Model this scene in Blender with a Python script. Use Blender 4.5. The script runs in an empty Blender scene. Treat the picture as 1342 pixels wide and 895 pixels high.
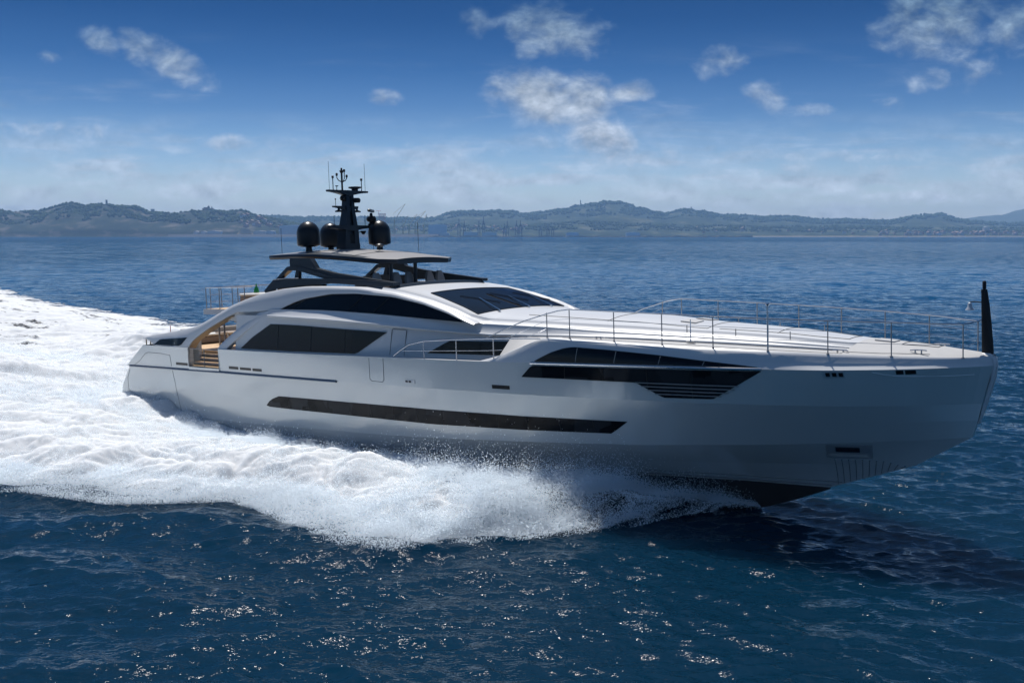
import bpy, math, random
import numpy as np
from mathutils import Vector, Matrix
from mathutils.bvhtree import BVHTree
R = math.radians
S = bpy.context.scene
COL = S.collection
random.seed(7)
# ------------------------------------------------------------------ camera
cam = bpy.data.cameras.new('camera'); co = bpy.data.objects.new('camera', cam); COL.objects.link(co)
co.location = (0, 0, 9.38); co.rotation_euler = (R(90) - math.atan(139.0 / 1302.5), 0, 0)
cam.sensor_width = 36; cam.lens = 36 * 1302.5 / 1342; cam.clip_start = .5; cam.clip_end = 60000
S.camera = co
# ------------------------------------------------------------------ light, exposure
SUN_EL, SUN_AZ = 62, -15
HAZE = 6.2e-5          # degrees; azimuth from +Y towards +X
sd = bpy.data.lights.new('sun', 'SUN'); sd.energy = 3.9; sd.angle = R(.53); sd.color = (1, .955, .9)
so = bpy.data.objects.new('sun', sd); COL.objects.link(so)
sdir = Vector((math.sin(R(SUN_AZ)) * math.cos(R(SUN_EL)), math.cos(R(SUN_AZ)) * math.cos(R(SUN_EL)), math.sin(R(SUN_EL))))
so.rotation_euler = sdir.to_track_quat('Z', 'Y').to_euler()
so.location = (0, 0, 60)
vs = S.view_settings; vs.view_transform = 'Standard'; vs.look = 'None'; vs.gamma = 1; vs.use_curve_mapping = False
vs.exposure = 0.35
cy = S.cycles
cy.use_denoising = True
cy.max_bounces = 8; cy.transparent_max_bounces = 12; cy.volume_bounces = 1; cy.diffuse_bounces = 3; cy.glossy_bounces = 4
cy.sample_clamp_indirect = 6; cy.sample_clamp_direct = 4; cy.caustics_reflective = False; cy.caustics_refractive = False
# ------------------------------------------------------------------ world sky with clouds (direction space)
W = bpy.data.worlds.new('World'); S.world = W; W.use_nodes = True
nt = W.node_tree; N = nt.nodes; L = nt.links; N.clear()
def nd(t, **k):
    n = N.new(t)
    for a, v in k.items(): setattr(n, a, v)
    return n
def mth(op, a, b=None, c=None, clamp=False):
    n = nd('ShaderNodeMath', operation=op, use_clamp=clamp)
    for i, v in enumerate((a, b, c)):
        if v is None: continue
        if isinstance(v, (int, float)): n.inputs[i].default_value = v
        else: L.new(v, n.inputs[i])
    return n.outputs[0]
out = nd('ShaderNodeOutputWorld'); bg = nd('ShaderNodeBackground')
bg.inputs[1].default_value = .1
sky = nd('ShaderNodeTexSky', sky_type='NISHITA', sun_disc=False)
sky.sun_elevation = R(SUN_EL); sky.sun_rotation = R(SUN_AZ); sky.altitude = 300; sky.air_density = 1; sky.dust_density = .4; sky.ozone_density = 2.5
tc = nd('ShaderNodeTexCoord'); sx = nd('ShaderNodeSeparateXYZ'); L.new(tc.outputs['Generated'], sx.inputs[0])
yy = mth('MAXIMUM', sx.outputs[1], .02)
U = mth('DIVIDE', sx.outputs[0], yy); V = mth('DIVIDE', sx.outputs[2], yy)
# the polarised, deep upper sky of the photograph: Nishita colour filtered by elevation
rp = nd('ShaderNodeValToRGB'); L.new(sx.outputs[2], rp.inputs[0])
e = rp.color_ramp.elements
SKYR = [(0.0, (.78, .78, .84)), (.045, (.64, .70, .82)), (.085, (.37, .49, .67)), (.12, (.185, .315, .51)), (.16, (.075, .20, .385)), (.205, (.024, .125, .28)), (.26, (.012, .092, .22)), (.42, (.22, .37, .48)), (1.0, (1.0, 1.0, .96))]
e[0].position, e[0].color = SKYR[0][0], (*SKYR[0][1], 1); e[1].position, e[1].color = 1, (*SKYR[-1][1], 1)
for p, c in SKYR[1:-1]:
    q = e.new(p); q.color = (*c, 1)
mul = nd('ShaderNodeMixRGB', blend_type='MULTIPLY'); mul.inputs[0].default_value = 1
L.new(sky.outputs[0], mul.inputs[1]); L.new(rp.outputs[0], mul.inputs[2])
cv = nd('ShaderNodeCombineXYZ'); L.new(U, cv.inputs[0]); L.new(V, cv.inputs[1])
def wnoise(scale, detail, rough, sxy=(1, 1), dist=0, off=0, up=0):
    mp = nd('ShaderNodeMapping'); mp.inputs['Scale'].default_value = (sxy[0], sxy[1], 1); mp.inputs['Location'].default_value = (off, off * .7 + up, 0)
    L.new(cv.outputs[0], mp.inputs[0])
    t = nd('ShaderNodeTexNoise'); t.inputs['Scale'].default_value = scale; t.inputs['Detail'].default_value = detail
    t.inputs['Roughness'].default_value = rough; t.inputs['Distortion'].default_value = dist
    L.new(mp.outputs[0], t.inputs[0]); return t.outputs[0]
TH = math.atan(139.0 / 1302.5)
def uv(px, py):
    x = (px - 671) / 1302.5; k = (447.5 - py) / 1302.5
    yv = math.cos(TH) + k * math.sin(TH); z = -math.sin(TH) + k * math.cos(TH)
    return x / yv, z / yv
# cumulus: centre, half axes (pixels of arc), tilt, strength
CL = [(215, 78, 56, 22, -28, 1.2), (130, 52, 26, 17, -35, .7), (62, 172, 75, 13, 0, .8), (505, 130, 20, 11, 0, .9), (722, 42, 66, 32, -8, 1.1),
      (730, 132, 82, 36, -6, 1.7), (788, 186, 50, 32, -30, 1.5), (700, 122, 45, 22, 0, 1.6), (826, 122, 36, 13, 4, 1.3), (832, 120, 34, 13, 5, .8), (945, 82, 32, 18, 0, .75), (1228, 36, 74, 42, 0, 1.15),
      (1325, 28, 52, 40, 0, .8), (1278, 98, 22, 22, 0, .5), (1218, 103, 24, 15, 0, .6), (1008, 132, 30, 18, -10, .7), (1052, 144, 34, 8, 0, .55),
      (1165, 138, 18, 8, 0, .5), (625, 30, 16, 16, -30, .6), (320, 189, 62, 10, 0, .8), (215, 245, 55, 14, 0, .75), (285, 240, 24, 18, 0, .7),
      (692, 185, 34, 8, 0, .8), (1050, 230, 100, 14, 0, .65), (1215, 256, 105, 9, 0, .9), (560, 240, 60, 14, 0, .55), (870, 205, 60, 14, 0, .6),
      (400, 225, 90, 18, 0, .5), (560, 200, 100, 14, 0, .5), (125, 260, 35, 10, 0, .7), (25, 165, 40, 8, 0, .6), (1320, 232, 50, 9, 0, .6), (1100, 205, 120, 8, 0, .5), (65, 75, 14, 8, -20, .5)]
acc = None
for (px, py, a, b, rot, st) in CL:
    u0, v0 = uv(px, py); wa, wb = a / 1302.5 * 1.25, b / 1302.5 * 1.25
    c, s = math.cos(R(rot)), math.sin(R(rot))
    du = mth('SUBTRACT', U, u0); dv = mth('SUBTRACT', V, v0)
    p = mth('ADD', mth('MULTIPLY', du, c / wa), mth('MULTIPLY', dv, s / wa)); q = mth('ADD', mth('MULTIPLY', du, -s / wb), mth('MULTIPLY', dv, c / wb))
    r2 = mth('ADD', mth('MULTIPLY', p, p), mth('MULTIPLY', q, q))
    m = mth('MULTIPLY', mth('SUBTRACT', 1.0, r2), st)
    acc = m if acc is None else mth('MAXIMUM', acc, m)
acc = mth('MAXIMUM', acc, -1.2)
n1 = wnoise(30, 7, .57, (1, 1.5), .25); n2 = wnoise(9, 6, .6, (1, 4.5), .15, 3.1); n3 = wnoise(60, 6, .65, (1, 1.2), .4, 8)
cden = mth('ADD', mth('MULTIPLY', acc, .72), mth('MULTIPLY', mth('SUBTRACT', n1, .5), 2.3))
mr = nd('ShaderNodeMapRange', interpolation_type='SMOOTHSTEP'); mr.inputs[1].default_value = -.08; mr.inputs[2].default_value = 1.45; L.new(cden, mr.inputs[0])
cum = mr.outputs[0]
# hazy bank low over the land
bk = nd('ShaderNodeMapRange', interpolation_type='SMOOTHSTEP'); bk.inputs[1].default_value = .13; bk.inputs[2].default_value = .06; L.new(V, bk.inputs[0])
b2 = nd('ShaderNodeMapRange', interpolation_type='SMOOTHSTEP'); b2.inputs[1].default_value = .38; b2.inputs[2].default_value = .66; L.new(n2, b2.inputs[0])
bank = mth('MULTIPLY', mth('MULTIPLY', bk.outputs[0], b2.outputs[0]), .6)
st2 = nd('ShaderNodeMapRange', interpolation_type='SMOOTHSTEP'); st2.inputs[1].default_value = .5; st2.inputs[2].default_value = .8; L.new(wnoise(5, 7, .6, (1, 7), .4, 5.3), st2.inputs[0])
band = nd('ShaderNodeMapRange'); band.inputs[1].default_value = .2; band.inputs[2].default_value = .09; L.new(V, band.inputs[0])
bank = mth('MAXIMUM', bank, mth('MULTIPLY', mth('MULTIPLY', st2.outputs[0], band.outputs[0]), .5))
cov = mth('MAXIMUM', mth('MULTIPLY', cum, .9), bank)
front = mth('GREATER_THAN', sx.outputs[1], .05)
cov = mth('MULTIPLY', cov, front)
n1u = wnoise(30, 7, .57, (1, 1.5), .25, 0, .016); sh1_ = mth('ADD', mth('MULTIPLY', mth('SUBTRACT', n1, n1u), 1.5), mth('MULTIPLY', cum, -.12)); cr = nd('ShaderNodeValToRGB'); L.new(V, cr.inputs[0]); ce = cr.color_ramp.elements
ce[0].position = .03; ce[0].color = (5.6, 6.0, 6.8, 1); ce[1].position = .235; ce[1].color = (1.8, 2.9, 3.9, 1)
q = ce.new(.14); q.color = (4.4, 5.0, 5.7, 1)
shade = nd('ShaderNodeMapRange'); shade.inputs[1].default_value = .3; shade.inputs[2].default_value = .7; shade.inputs[3].default_value = .78; shade.inputs[4].default_value = 1.08; L.new(n3, shade.inputs[0])
shade2 = mth('ADD', shade.outputs[0], sh1_); cm = nd('ShaderNodeMixRGB', blend_type='MULTIPLY'); cm.inputs[0].default_value = 1; L.new(cr.outputs[0], cm.inputs[1]); L.new(shade2, cm.inputs[2])
mx = nd('ShaderNodeMixRGB'); L.new(cov, mx.inputs[0]); L.new(mul.outputs[0], mx.inputs[1]); L.new(cm.outputs[0], mx.inputs[2])
L.new(mx.outputs[0], bg.inputs[0]); L.new(bg.outputs[0], out.inputs[0])
# ------------------------------------------------------------------ materials
def mat(name, col, rough=.5, metal=0., spec=.5, coat=0., coatr=.05, alpha=1., var=0., vscale=3., emis=None, ior=1.5, bump=0., bscale=20.):
    m = bpy.data.materials.new(name); m.use_nodes = True; t = m.node_tree; b = t.nodes['Principled BSDF']
    b.inputs['Base Color'].default_value = (*col, 1); b.inputs['Roughness'].default_value = rough; b.inputs['Metallic'].default_value = metal
    b.inputs['Specular IOR Level'].default_value = spec; b.inputs['Coat Weight'].default_value = coat; b.inputs['Coat Roughness'].default_value = coatr
    b.inputs['IOR'].default_value = ior; b.inputs['Alpha'].default_value = alpha
    if var or bump:
        tcn = t.nodes.new('ShaderNodeTexCoord'); nz = t.nodes.new('ShaderNodeTexNoise'); nz.inputs['Scale'].default_value = vscale; nz.inputs['Detail'].default_value = 6
        t.links.new(tcn.outputs['Object'], nz.inputs[0])
        if var:
            mp = t.nodes.new('ShaderNodeMapRange'); mp.inputs[1].default_value = .25; mp.inputs[2].default_value = .75; mp.inputs[3].default_value = 1 - var; mp.inputs[4].default_value = 1 + var
            t.links.new(nz.outputs[0], mp.inputs[0])
            mm = t.nodes.new('ShaderNodeMixRGB'); mm.blend_type = 'MULTIPLY'; mm.inputs[0].default_value = 1; mm.inputs[1].default_value = (*col, 1)
            t.links.new(mp.outputs[0], mm.inputs[2]); t.links.new(mm.outputs[0], b.inputs['Base Color'])
            mp2 = t.nodes.new('ShaderNodeMapRange'); mp2.inputs[3].default_value = rough * .8; mp2.inputs[4].default_value = min(1, rough * 1.25)
            t.links.new(nz.outputs[0], mp2.inputs[0]); t.links.new(mp2.outputs[0], b.inputs['Roughness'])
        if bump:
            n2_ = t.nodes.new('ShaderNodeTexNoise'); n2_.inputs['Scale'].default_value = bscale; t.links.new(tcn.outputs['Object'], n2_.inputs[0])
            bp = t.nodes.new('ShaderNodeBump'); bp.inputs['Strength'].default_value = bump; bp.inputs['Distance'].default_value = .02
            t.links.new(n2_.outputs[0], bp.inputs['Height']); t.links.new(bp.outputs[0], b.inputs['Normal'])
    return m
M = {}
M['white'] = mat('white_gelcoat', (.62, .63, .635), .38, 0, .5, .25, .12)
M['hull'] = mat('silver_white_hull_paint', (.67, .695, .68), .18, .15, .5, .9, .03)
M['deck'] = mat('pale_deck_coating', (.44, .44, .435), .6, 0, .4, 0, var=.03, vscale=2.5)
M['bottom'] = mat('dark_antifouling', (.045, .042, .04), .45, var=.2, vscale=2)
M['stripe'] = mat('boot_stripe_grey', (.25, .25, .25), .35)
M['dark'] = mat('blue_grey_metallic_paint', (.010, .020, .033), .38, .0, .3, .12, .1)
M['darktop'] = mat('grey_hardtop_skin', (.22, .215, .215), .5, 0, .4, var=.05, vscale=3)
M['black'] = mat('black_satin', (.008, .009, .012), .35, 0, .3)
M['dome'] = mat('black_dome_lacquer', (.008, .010, .014), .33, 0, .35)
M['steel'] = mat('stainless_steel', (.62, .62, .63), .16, 1.0)
M['steeldk'] = mat('brushed_steel_post', (.30, .29, .29), .28, 1.0)
M['rub'] = mat('grey_rubbing_strake', (.12, .14, .17), .3, .6)
M['glass'] = mat('dark_tinted_glass', (.006, .008, .011), .04, 0, .2)
M['joint'] = mat('black_window_joint', (.003, .003, .003), .3)
M['teak'] = mat('teak', (.62, .42, .24), .5, 0, .4, var=.15, vscale=6)
M['tan'] = mat('tan_lacquer_and_teak_bounce', (.34, .25, .16), .35, .1, var=.1)
M['seat'] = mat('grey_upholstery', (.34, .33, .32), .8, var=.05, vscale=8)
M['wicker'] = mat('brown_grey_weave', (.26, .22, .19), .8, var=.25, vscale=30, bump=.5, bscale=60)
M['cushion'] = mat('cream_cushion', (.62, .60, .56), .85, var=.04)
M['seam'] = mat('dark_panel_seam', (.10, .105, .11), .6)
M['green'] = mat('green_glass', (.02, .22, .05), .15)
M['red'] = mat('red_lacquer', (.35, .03, .03), .4)
M['conc'] = mat('harbour_concrete', (.09, .10, .12), .8, var=.2, vscale=.02)
M['rock'] = mat('breakwater_rock', (.30, .26, .22), .9, var=.3, vscale=.1)
M['shed'] = mat('pale_shed_cladding', (.50, .54, .58), .7, var=.08, vscale=.03)
M['shedroof'] = mat('white_shed_roof', (.8, .8, .78), .6)
M['sand'] = mat('ochre_stockpile', (.42, .33, .22), .9, var=.15, vscale=.05)
M['wall_a'] = mat('cream_render', (.52, .47, .40), .8)
M['wall_b'] = mat('pink_render', (.46, .30, .24), .8)
M['wall_c'] = mat('white_render', (.62, .60, .57), .8)
M['tile'] = mat('terracotta_roof', (.22, .14, .11), .8)
M['crane_y'] = mat('yellow_crane_paint', (.50, .36, .10), .5)
M['crane_b'] = mat('blue_grey_crane_paint', (.05, .08, .13), .5)
M['crane_r'] = mat('red_crane_paint', (.50, .06, .07), .5)
M['stone'] = mat('dark_tower_stone', (.16, .15, .14), .9)
# glass gets faint interior variation (blinds and rooms seen through the tint)
def glass_var(m):
    t = m.node_tree; b = t.nodes['Principled BSDF']
    c = t.nodes.new('ShaderNodeTexCoord'); mp = t.nodes.new('ShaderNodeMapping'); mp.inputs['Scale'].default_value = (1.1, 1, .6)
    v = t.nodes.new('ShaderNodeTexVoronoi'); v.distance = 'CHEBYCHEV'; v.inputs['Scale'].default_value = .9; v.inputs['Randomness'].default_value = .7
    r = t.nodes.new('ShaderNodeValToRGB'); r.color_ramp.elements[0].color = (.003, .004, .006, 1); r.color_ramp.elements[1].color = (.03, .032, .036, 1)
    sp = t.nodes.new('ShaderNodeSeparateColor')
    t.links.new(c.outputs['Object'], mp.inputs[0]); t.links.new(mp.outputs[0], v.inputs[0]); t.links.new(v.outputs['Color'], sp.inputs[0]); t.links.new(sp.outputs[0], r.inputs[0]); t.links.new(r.outputs[0], b.inputs['Base Color'])
M['screen'] = mat('smoked_windscreen_glass', (.007, .007, .008), .07, 0, .07)
M['polish'] = mat('polished_anchor_metal', (.62, .63, .64), .3, .45)
M['glass2'] = mat('dark_tinted_glass_with_blinds', (.006, .008, .011), .06, 0, .13); glass_var(M['glass2'])
# ------------------------------------------------------------------ mesh helpers
class MB:
    def __init__(s): s.v = []; s.f = []
    def add(s, v, f):
        o = len(s.v); s.v += [tuple(map(float, p)) for p in v]; s.f += [tuple(i + o for i in q) for q in f]; return s
    def grid(s, rows, close=False, cap=False):
        n = len(rows[0]); v = [p for r in rows for p in r]; f = []
        for i in range(len(rows) - 1):
            for j in range(n - (0 if close else 1)):
                k = (j + 1) % n; f.append((i * n + j, i * n + k, (i + 1) * n + k, (i + 1) * n + j))
        if cap: f.append(tuple(range(n))); f.append(tuple((len(rows) - 1) * n + j for j in range(n)))
        return s.add(v, f)
    def tube(s, pts, r, seg=8, r2=None):
        P = [Vector(p) for p in pts]; rows = []
        for i, p in enumerate(P):
            d = (P[min(i + 1, len(P) - 1)] - P[max(i - 1, 0)]).normalized()
            a = d.cross(Vector((0, 0, 1)) if abs(d.z) < .95 else Vector((1, 0, 0))).normalized(); b = d.cross(a)
            rr = r if r2 is None else r + (r2 - r) * i / (len(P) - 1)
            rows.append([p + (a * math.cos(t) + b * math.sin(t)) * rr for t in [2 * math.pi * k / seg for k in range(seg)]])
        return s.grid(rows, close=True, cap=True)
    def box(s, c, d, bev=0, rz=0, ry=0):
        x, y, z = d[0] / 2, d[1] / 2, d[2] / 2
        if bev:
            # chamfered box: three stacked rings each end
            rings = []
            for zz, k in ((-z, bev), (-z + bev, 0), (z - bev, 0), (z, bev)):
                X, Y = x - k, y - k; b = bev
                rings.append([(-X + b, -Y, zz), (X - b, -Y, zz), (X, -Y + b, zz), (X, Y - b, zz), (X - b, Y, zz), (-X + b, Y, zz), (-X, Y - b, zz), (-X, -Y + b, zz)])
        else:
            rings = [[(-x, -y, zz), (x, -y, zz), (x, y, zz), (-x, y, zz)] for zz in (-z, z)]
        m = Matrix.Translation(c) @ Matrix.Rotation(rz, 4, 'Z') @ Matrix.Rotation(ry, 4, 'Y')
        return s.grid([[m @ Vector(p) for p in r] for r in rings], close=True, cap=True)
    def prism(s, poly, y0, y1, ax='y'):
        # poly in (x,z) extruded along y
        n = len(poly); v = [(p[0], y0, p[1]) for p in poly] + [(p[0], y1, p[1]) for p in poly]
        f = [(i, (i + 1) % n, n + (i + 1) % n, n + i) for i in range(n)] + [tuple(range(n)), tuple(range(2 * n - 1, n - 1, -1))]
        if ax == 'z': v = [(a, c, b) for a, b, c in v]
        return s.add(v, f)
    def lathe(s, prof, c, seg=24):
        rows = [[(c[0] + r * math.cos(2 * math.pi * k / seg), c[1] + r * math.sin(2 * math.pi * k / seg), c[2] + z) for k in range(seg)] for r, z in prof]
        return s.grid(rows, close=True, cap=True)
    def mirror(s):
        n = len(s.v); s.v += [(x, -y, z) for x, y, z in s.v]; s.f += [tuple(n + i for i in reversed(f)) for f in s.f]; return s
    def build(s, name, m, parent=None, smooth=True, angle=35, label=None):
        me = bpy.data.meshes.new(name); me.from_pydata(s.v, [], s.f); me.validate(); me.materials.append(m)
        import bmesh
        b = bmesh.new(); b.from_mesh(me); bmesh.ops.recalc_face_normals(b, faces=b.faces); b.to_mesh(me); b.free()
        if smooth:
            me.shade_smooth(); me.set_sharp_from_angle(angle=R(angle))
        o = bpy.data.objects.new(name, me); COL.objects.link(o)
        if parent: o.parent = parent
        if label: o['label'] = label
        return o
def tag(o, label, cat=None, group=None, kind=None):
    o['label'] = label
    if cat: o['category'] = cat
    if group: o['group'] = group
    if kind: o['kind'] = kind
    return o
def empty(name, loc=(0, 0, 0)):
    o = bpy.data.objects.new(name, None); COL.objects.link(o); o.location = loc; return o
def T_(*kv):
    xs = [k for k, _ in kv]; v = [q for _, q in kv]
    return lambda x: float(np.interp(x, xs, v))
def arr_mesh(name, V, F, m, smooth=True, attrs=None):
    me = bpy.data.meshes.new(name); nv, nf, k = len(V), len(F), F.shape[1]
    me.vertices.add(nv); me.vertices.foreach_set('co', np.ascontiguousarray(V, np.float32).ravel())
    me.loops.add(nf * k); me.loops.foreach_set('vertex_index', np.ascontiguousarray(F, np.int32).ravel())
    me.polygons.add(nf); me.polygons.foreach_set('loop_start', np.arange(nf, dtype=np.int32) * k)
    me.update(calc_edges=True)
    if smooth: me.polygons.foreach_set('use_smooth', np.ones(nf, bool))
    for an, av in (attrs or {}).items():
        at = me.attributes.new(an, 'FLOAT', 'POINT'); at.data.foreach_set('value', np.ascontiguousarray(av, np.float32))
    me.materials.append(m); o = bpy.data.objects.new(name, me); COL.objects.link(o); return o
# numpy gradient noise
_P = np.random.RandomState(3).permutation(1024)
_G = np.random.RandomState(4).uniform(-1, 1, (1024, 2))
def gn(x, y, seed=0):
    xi = np.floor(x).astype(np.int64); yi = np.floor(y).astype(np.int64); xf = x - xi; yf = y - yi
    u = xf * xf * xf * (xf * (xf * 6 - 15) + 10); v = yf * yf * yf * (yf * (yf * 6 - 15) + 10)
    def g(a, b, dx, dy):
        h = _P[(_P[(a + seed * 37) & 1023] + b) & 1023]; return _G[h, 0] * dx + _G[h, 1] * dy
    a = g(xi, yi, xf, yf); b = g(xi + 1, yi, xf - 1, yf); c = g(xi, yi + 1, xf, yf - 1); d = g(xi + 1, yi + 1, xf - 1, yf - 1)
    return (a + (b - a) * u) * (1 - v) + (c + (d - c) * u) * v
def fbm(x, y, sc, o=4, seed=0):
    r = 0; am = 1
    for i in range(o): r = r + am * gn(x / sc, y / sc, seed + i); sc *= .5; am *= .55
    return r
def sst(a, b, x):
    t = np.clip((x - a) / (b - a), 0, 1); return t * t * (3 - 2 * t)

# yacht placement: heading and running trim
YAW, TRIM = R(39.483), R(2.332); TX, TY, TZ = -18.589, 56.062, -.469
def plan(x, y):   # world -> along-ship, athwart
    dx, dy = x - TX, y - TY
    return dx * math.cos(YAW) - dy * math.sin(YAW), dx * math.sin(YAW) + dy * math.cos(YAW)
def unplan(a, b):
    return TX + a * math.cos(YAW) + b * math.sin(YAW), TY - a * math.sin(YAW) + b * math.cos(YAW)

# ================================================================== SEA
def sea_height(x, y, sp, seed=11):
    rs = np.random.RandomState(seed); dx = np.zeros_like(x); dy = np.zeros_like(x); z = np.zeros_like(x)
    gust = .75 + .6 * np.clip(fbm(x, y, 38, 3, 20) + .35, 0, 1.2)
    n = 100
    for i in range(n):
        lam = .24 * (22 / .24) ** ((i + rs.rand() * .8) / n); th = R(248) + rs.normal() * R(30 if lam < 6 else 22)
        sl = .040 * math.exp(-((math.log(lam / .75)) / .95) ** 2) + .006
        a = sl * lam / (2 * math.pi) * 1.15; k = 2 * math.pi / lam; ph = rs.rand() * 6.283
        w = sst(2.2, 4.5, lam / sp)
        arg = k * (x * math.cos(th) + y * math.sin(th)) + ph + .8 * fbm(x, y, lam * 9, 1, 40 + i % 5)
        c = np.cos(arg); s = np.sin(arg); aw = a * w * gust
        z += aw * c; dx -= aw * s * math.cos(th) * .85; dy -= aw * s * math.sin(th) * .85
    return dx, dy, z
HW = [(-200, 0), (-1.5, 0), (-.4, 3.6), (8, 3.6), (20, 3.2), (28, 2.2), (32, 1.2), (35.3, 0)]
YO = [(-150, 52), (-94, 36), (-62, 31), (-44, 28), (-20, 23), (0, 19), (5, 17.5), (12, 15.3), (13.3, 13.5), (17.6, 12.5), (19.3, 11.2), (20.5, 10.1), (22, 10.0), (24.8, 10.5), (27.2, 10.7), (29.0, 10.3), (30, 8.7), (31.7, 6.6), (32.6, 5.3), (33.2, 4.0), (33.7, 2.5), (34.6, 1.0), (35.3, .02)]
AX = [(-150, .3), (-60, .7), (-20, .75), (0, 1.15), (5, 1.0), (12, .92), (20, .95), (25, 1.05), (29, 1.05), (32, .8), (34, .4), (35.3, .05)]
def itp(t, x): return np.interp(x, [a for a, _ in t], [b for _, b in t])
def wake(x, y):
    xb, yb = plan(x, y)
    xb2 = xb + .55 * fbm(x, y, 2.2, 3, 60); 
    yo = itp(YO, xb2) ; rag = fbm(xb * 1.0 + np.abs(yb) * .9, yb * .35, 1.5, 3, 63); yo = yo * (1 + .05 * fbm(x, y, 3.5, 3, 61)) + (.4 * fbm(x, y, 1.1, 3, 62) + .85 * rag) * sst(35, 31, xb)
    yh = itp(HW, xb); ay = np.abs(yb)
    s = (ay - yh) / np.maximum(yo - yh, .05)
    A = itp(AX, xb)
    q0 = .2 + .6 * sst(11, 3, xb); prof = (q0 + (1 - q0) * sst(0, .5, s)) * (1 - sst(.55, 1.02, s) * .95)
    h = A * prof
    # the churned hollow and mound right behind the transom
    bh = np.exp(-((yb) / 4.2) ** 2) * np.exp(-((xb + 9) / 8.0) ** 2)
    h = h + .85 * bh - .5 * np.exp(-(yb / 3.5) ** 2) * np.exp(-((xb + 1.5) / 2.5) ** 2)
    ay2 = ay + 1.2 * fbm(x, y, 6, 3, 65); h = h + 1.7 * (1 + .5 * fbm(x, y, 5, 3, 66)) * np.exp(-((ay2 - 7.0) / 3.4) ** 2) * np.exp(-((xb + 15) / 10.0) ** 2) + .7 * np.exp(-(ay2 / 5.0) ** 2) * np.exp(-((xb + 30) / 14.0) ** 2)
    ins = 1 - s
    ins = np.where(xb > 35.3, -1, ins)
    return xb, yb, s, ins, h
az = np.concatenate([np.linspace(-180, -40, 24, endpoint=False), np.arange(-40, 40, .1), np.linspace(40, 180, 24)])
rr = np.concatenate([[1.5, 4, 7, 10], np.exp(np.arange(math.log(13), math.log(1500), .0027)), np.exp(np.linspace(math.log(1510), math.log(14500), 100))])
AZ, RR = np.meshgrid(np.radians(az), rr); X = RR * np.sin(AZ); Y = RR * np.cos(AZ)
SP = RR * .0027
dx, dy, z = sea_height(X.ravel(), Y.ravel(), SP.ravel())
fo = np.clip((.0 + 40000 - RR.ravel()) / 40000, 0, 1)
# ship waves: calmer, steeper ridges fanning from the bow outside the foam
xb, yb, s_, ins_, h_ = wake(X.ravel(), Y.ravel())
dist = (np.abs(yb) - itp(YO, xb))
div = .22 * np.cos((dist + .35 * xb) * 1.15 + .6 * fbm(X.ravel(), Y.ravel(), 9, 2, 71)) * np.exp(-np.clip(dist, 0, 50) / 9) * sst(-.5, 1.5, dist) * sst(34.5, 29, xb) * sst(-80, -10, xb)
inside = sst(-.02, .12, ins_)
z = z * (1 - .75 * inside) + div
under = -.12 * sst(4.0, 2.5, np.abs(yb)) * sst(-1, 1, xb) * sst(36, 33, xb)
V3 = np.stack([X.ravel() + dx * (1 - inside), Y.ravel() + dy * (1 - inside), z + under], -1)
nr, nc = X.shape
I = np.arange(nr * nc).reshape(nr, nc)
F = np.stack([I[:-1, :-1], I[:-1, 1:], I[1:, 1:], I[1:, :-1]], -1).reshape(-1, 4)[:, ::-1]
# sea material
ms = bpy.data.materials.new('sea_water'); ms.use_nodes = True; t = ms.node_tree; b = t.nodes['Principled BSDF']
b.inputs['Base Color'].default_value = (.0020, .030, .072, 1); b.inputs['Roughness'].default_value = .06; b.subsurface_method = 'BURLEY'; b.inputs['Subsurface Weight'].default_value = 1.0; b.inputs['Subsurface Radius'].default_value = (1, 1, 1); b.inputs['Subsurface Scale'].default_value = 4.0
b.inputs['IOR'].default_value = 1.333
b.inputs['Specular IOR Level'].default_value = .28
c = t.nodes.new('ShaderNodeTexCoord'); prev = None
atf = t.nodes.new('ShaderNodeAttribute'); atf.attribute_name = 'open_sea'
for sc, st, dd, sy, far in ((9.0, .7, .024, 1.5, 0), (.6, 1.0, 2.4, 1.7, 1), (.15, 1.0, 9.0, 2.0, 1)):
    mp = t.nodes.new('ShaderNodeMapping'); mp.inputs['Scale'].default_value = (1, sy, 1); mp.inputs['Rotation'].default_value = (0, 0, R(-14)); t.links.new(c.outputs['Object'], mp.inputs[0])
    nz = t.nodes.new('ShaderNodeTexNoise'); nz.inputs['Scale'].default_value = sc; nz.inputs['Detail'].default_value = 5 if far else 1.5; nz.inputs['Roughness'].default_value = .55; t.links.new(mp.outputs[0], nz.inputs[0])
    bp = t.nodes.new('ShaderNodeBump'); bp.inputs['Strength'].default_value = st; bp.inputs['Distance'].default_value = dd; t.links.new(nz.outputs[0], bp.inputs['Height'])
    if far:
        mf_ = t.nodes.new('ShaderNodeMath'); mf_.operation = 'MULTIPLY'; mf_.inputs[1].default_value = st; t.links.new(atf.outputs['Fac'], mf_.inputs[0]); t.links.new(mf_.outputs[0], bp.inputs['Strength'])
    if prev: t.links.new(prev.outputs[0], bp.inputs['Normal'])
    prev = bp
t.links.new(prev.outputs[0], b.inputs['Normal'])
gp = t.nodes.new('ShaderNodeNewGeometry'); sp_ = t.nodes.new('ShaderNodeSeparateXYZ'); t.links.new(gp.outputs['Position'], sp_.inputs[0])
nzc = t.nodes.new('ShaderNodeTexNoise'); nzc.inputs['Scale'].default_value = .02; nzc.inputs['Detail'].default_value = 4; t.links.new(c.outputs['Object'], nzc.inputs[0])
mc = t.nodes.new('ShaderNodeMapRange'); mc.interpolation_type = 'SMOOTHSTEP'; mc.inputs[1].default_value = 26; mc.inputs[2].default_value = 260; t.links.new(sp_.outputs[1], mc.inputs[0])
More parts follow.
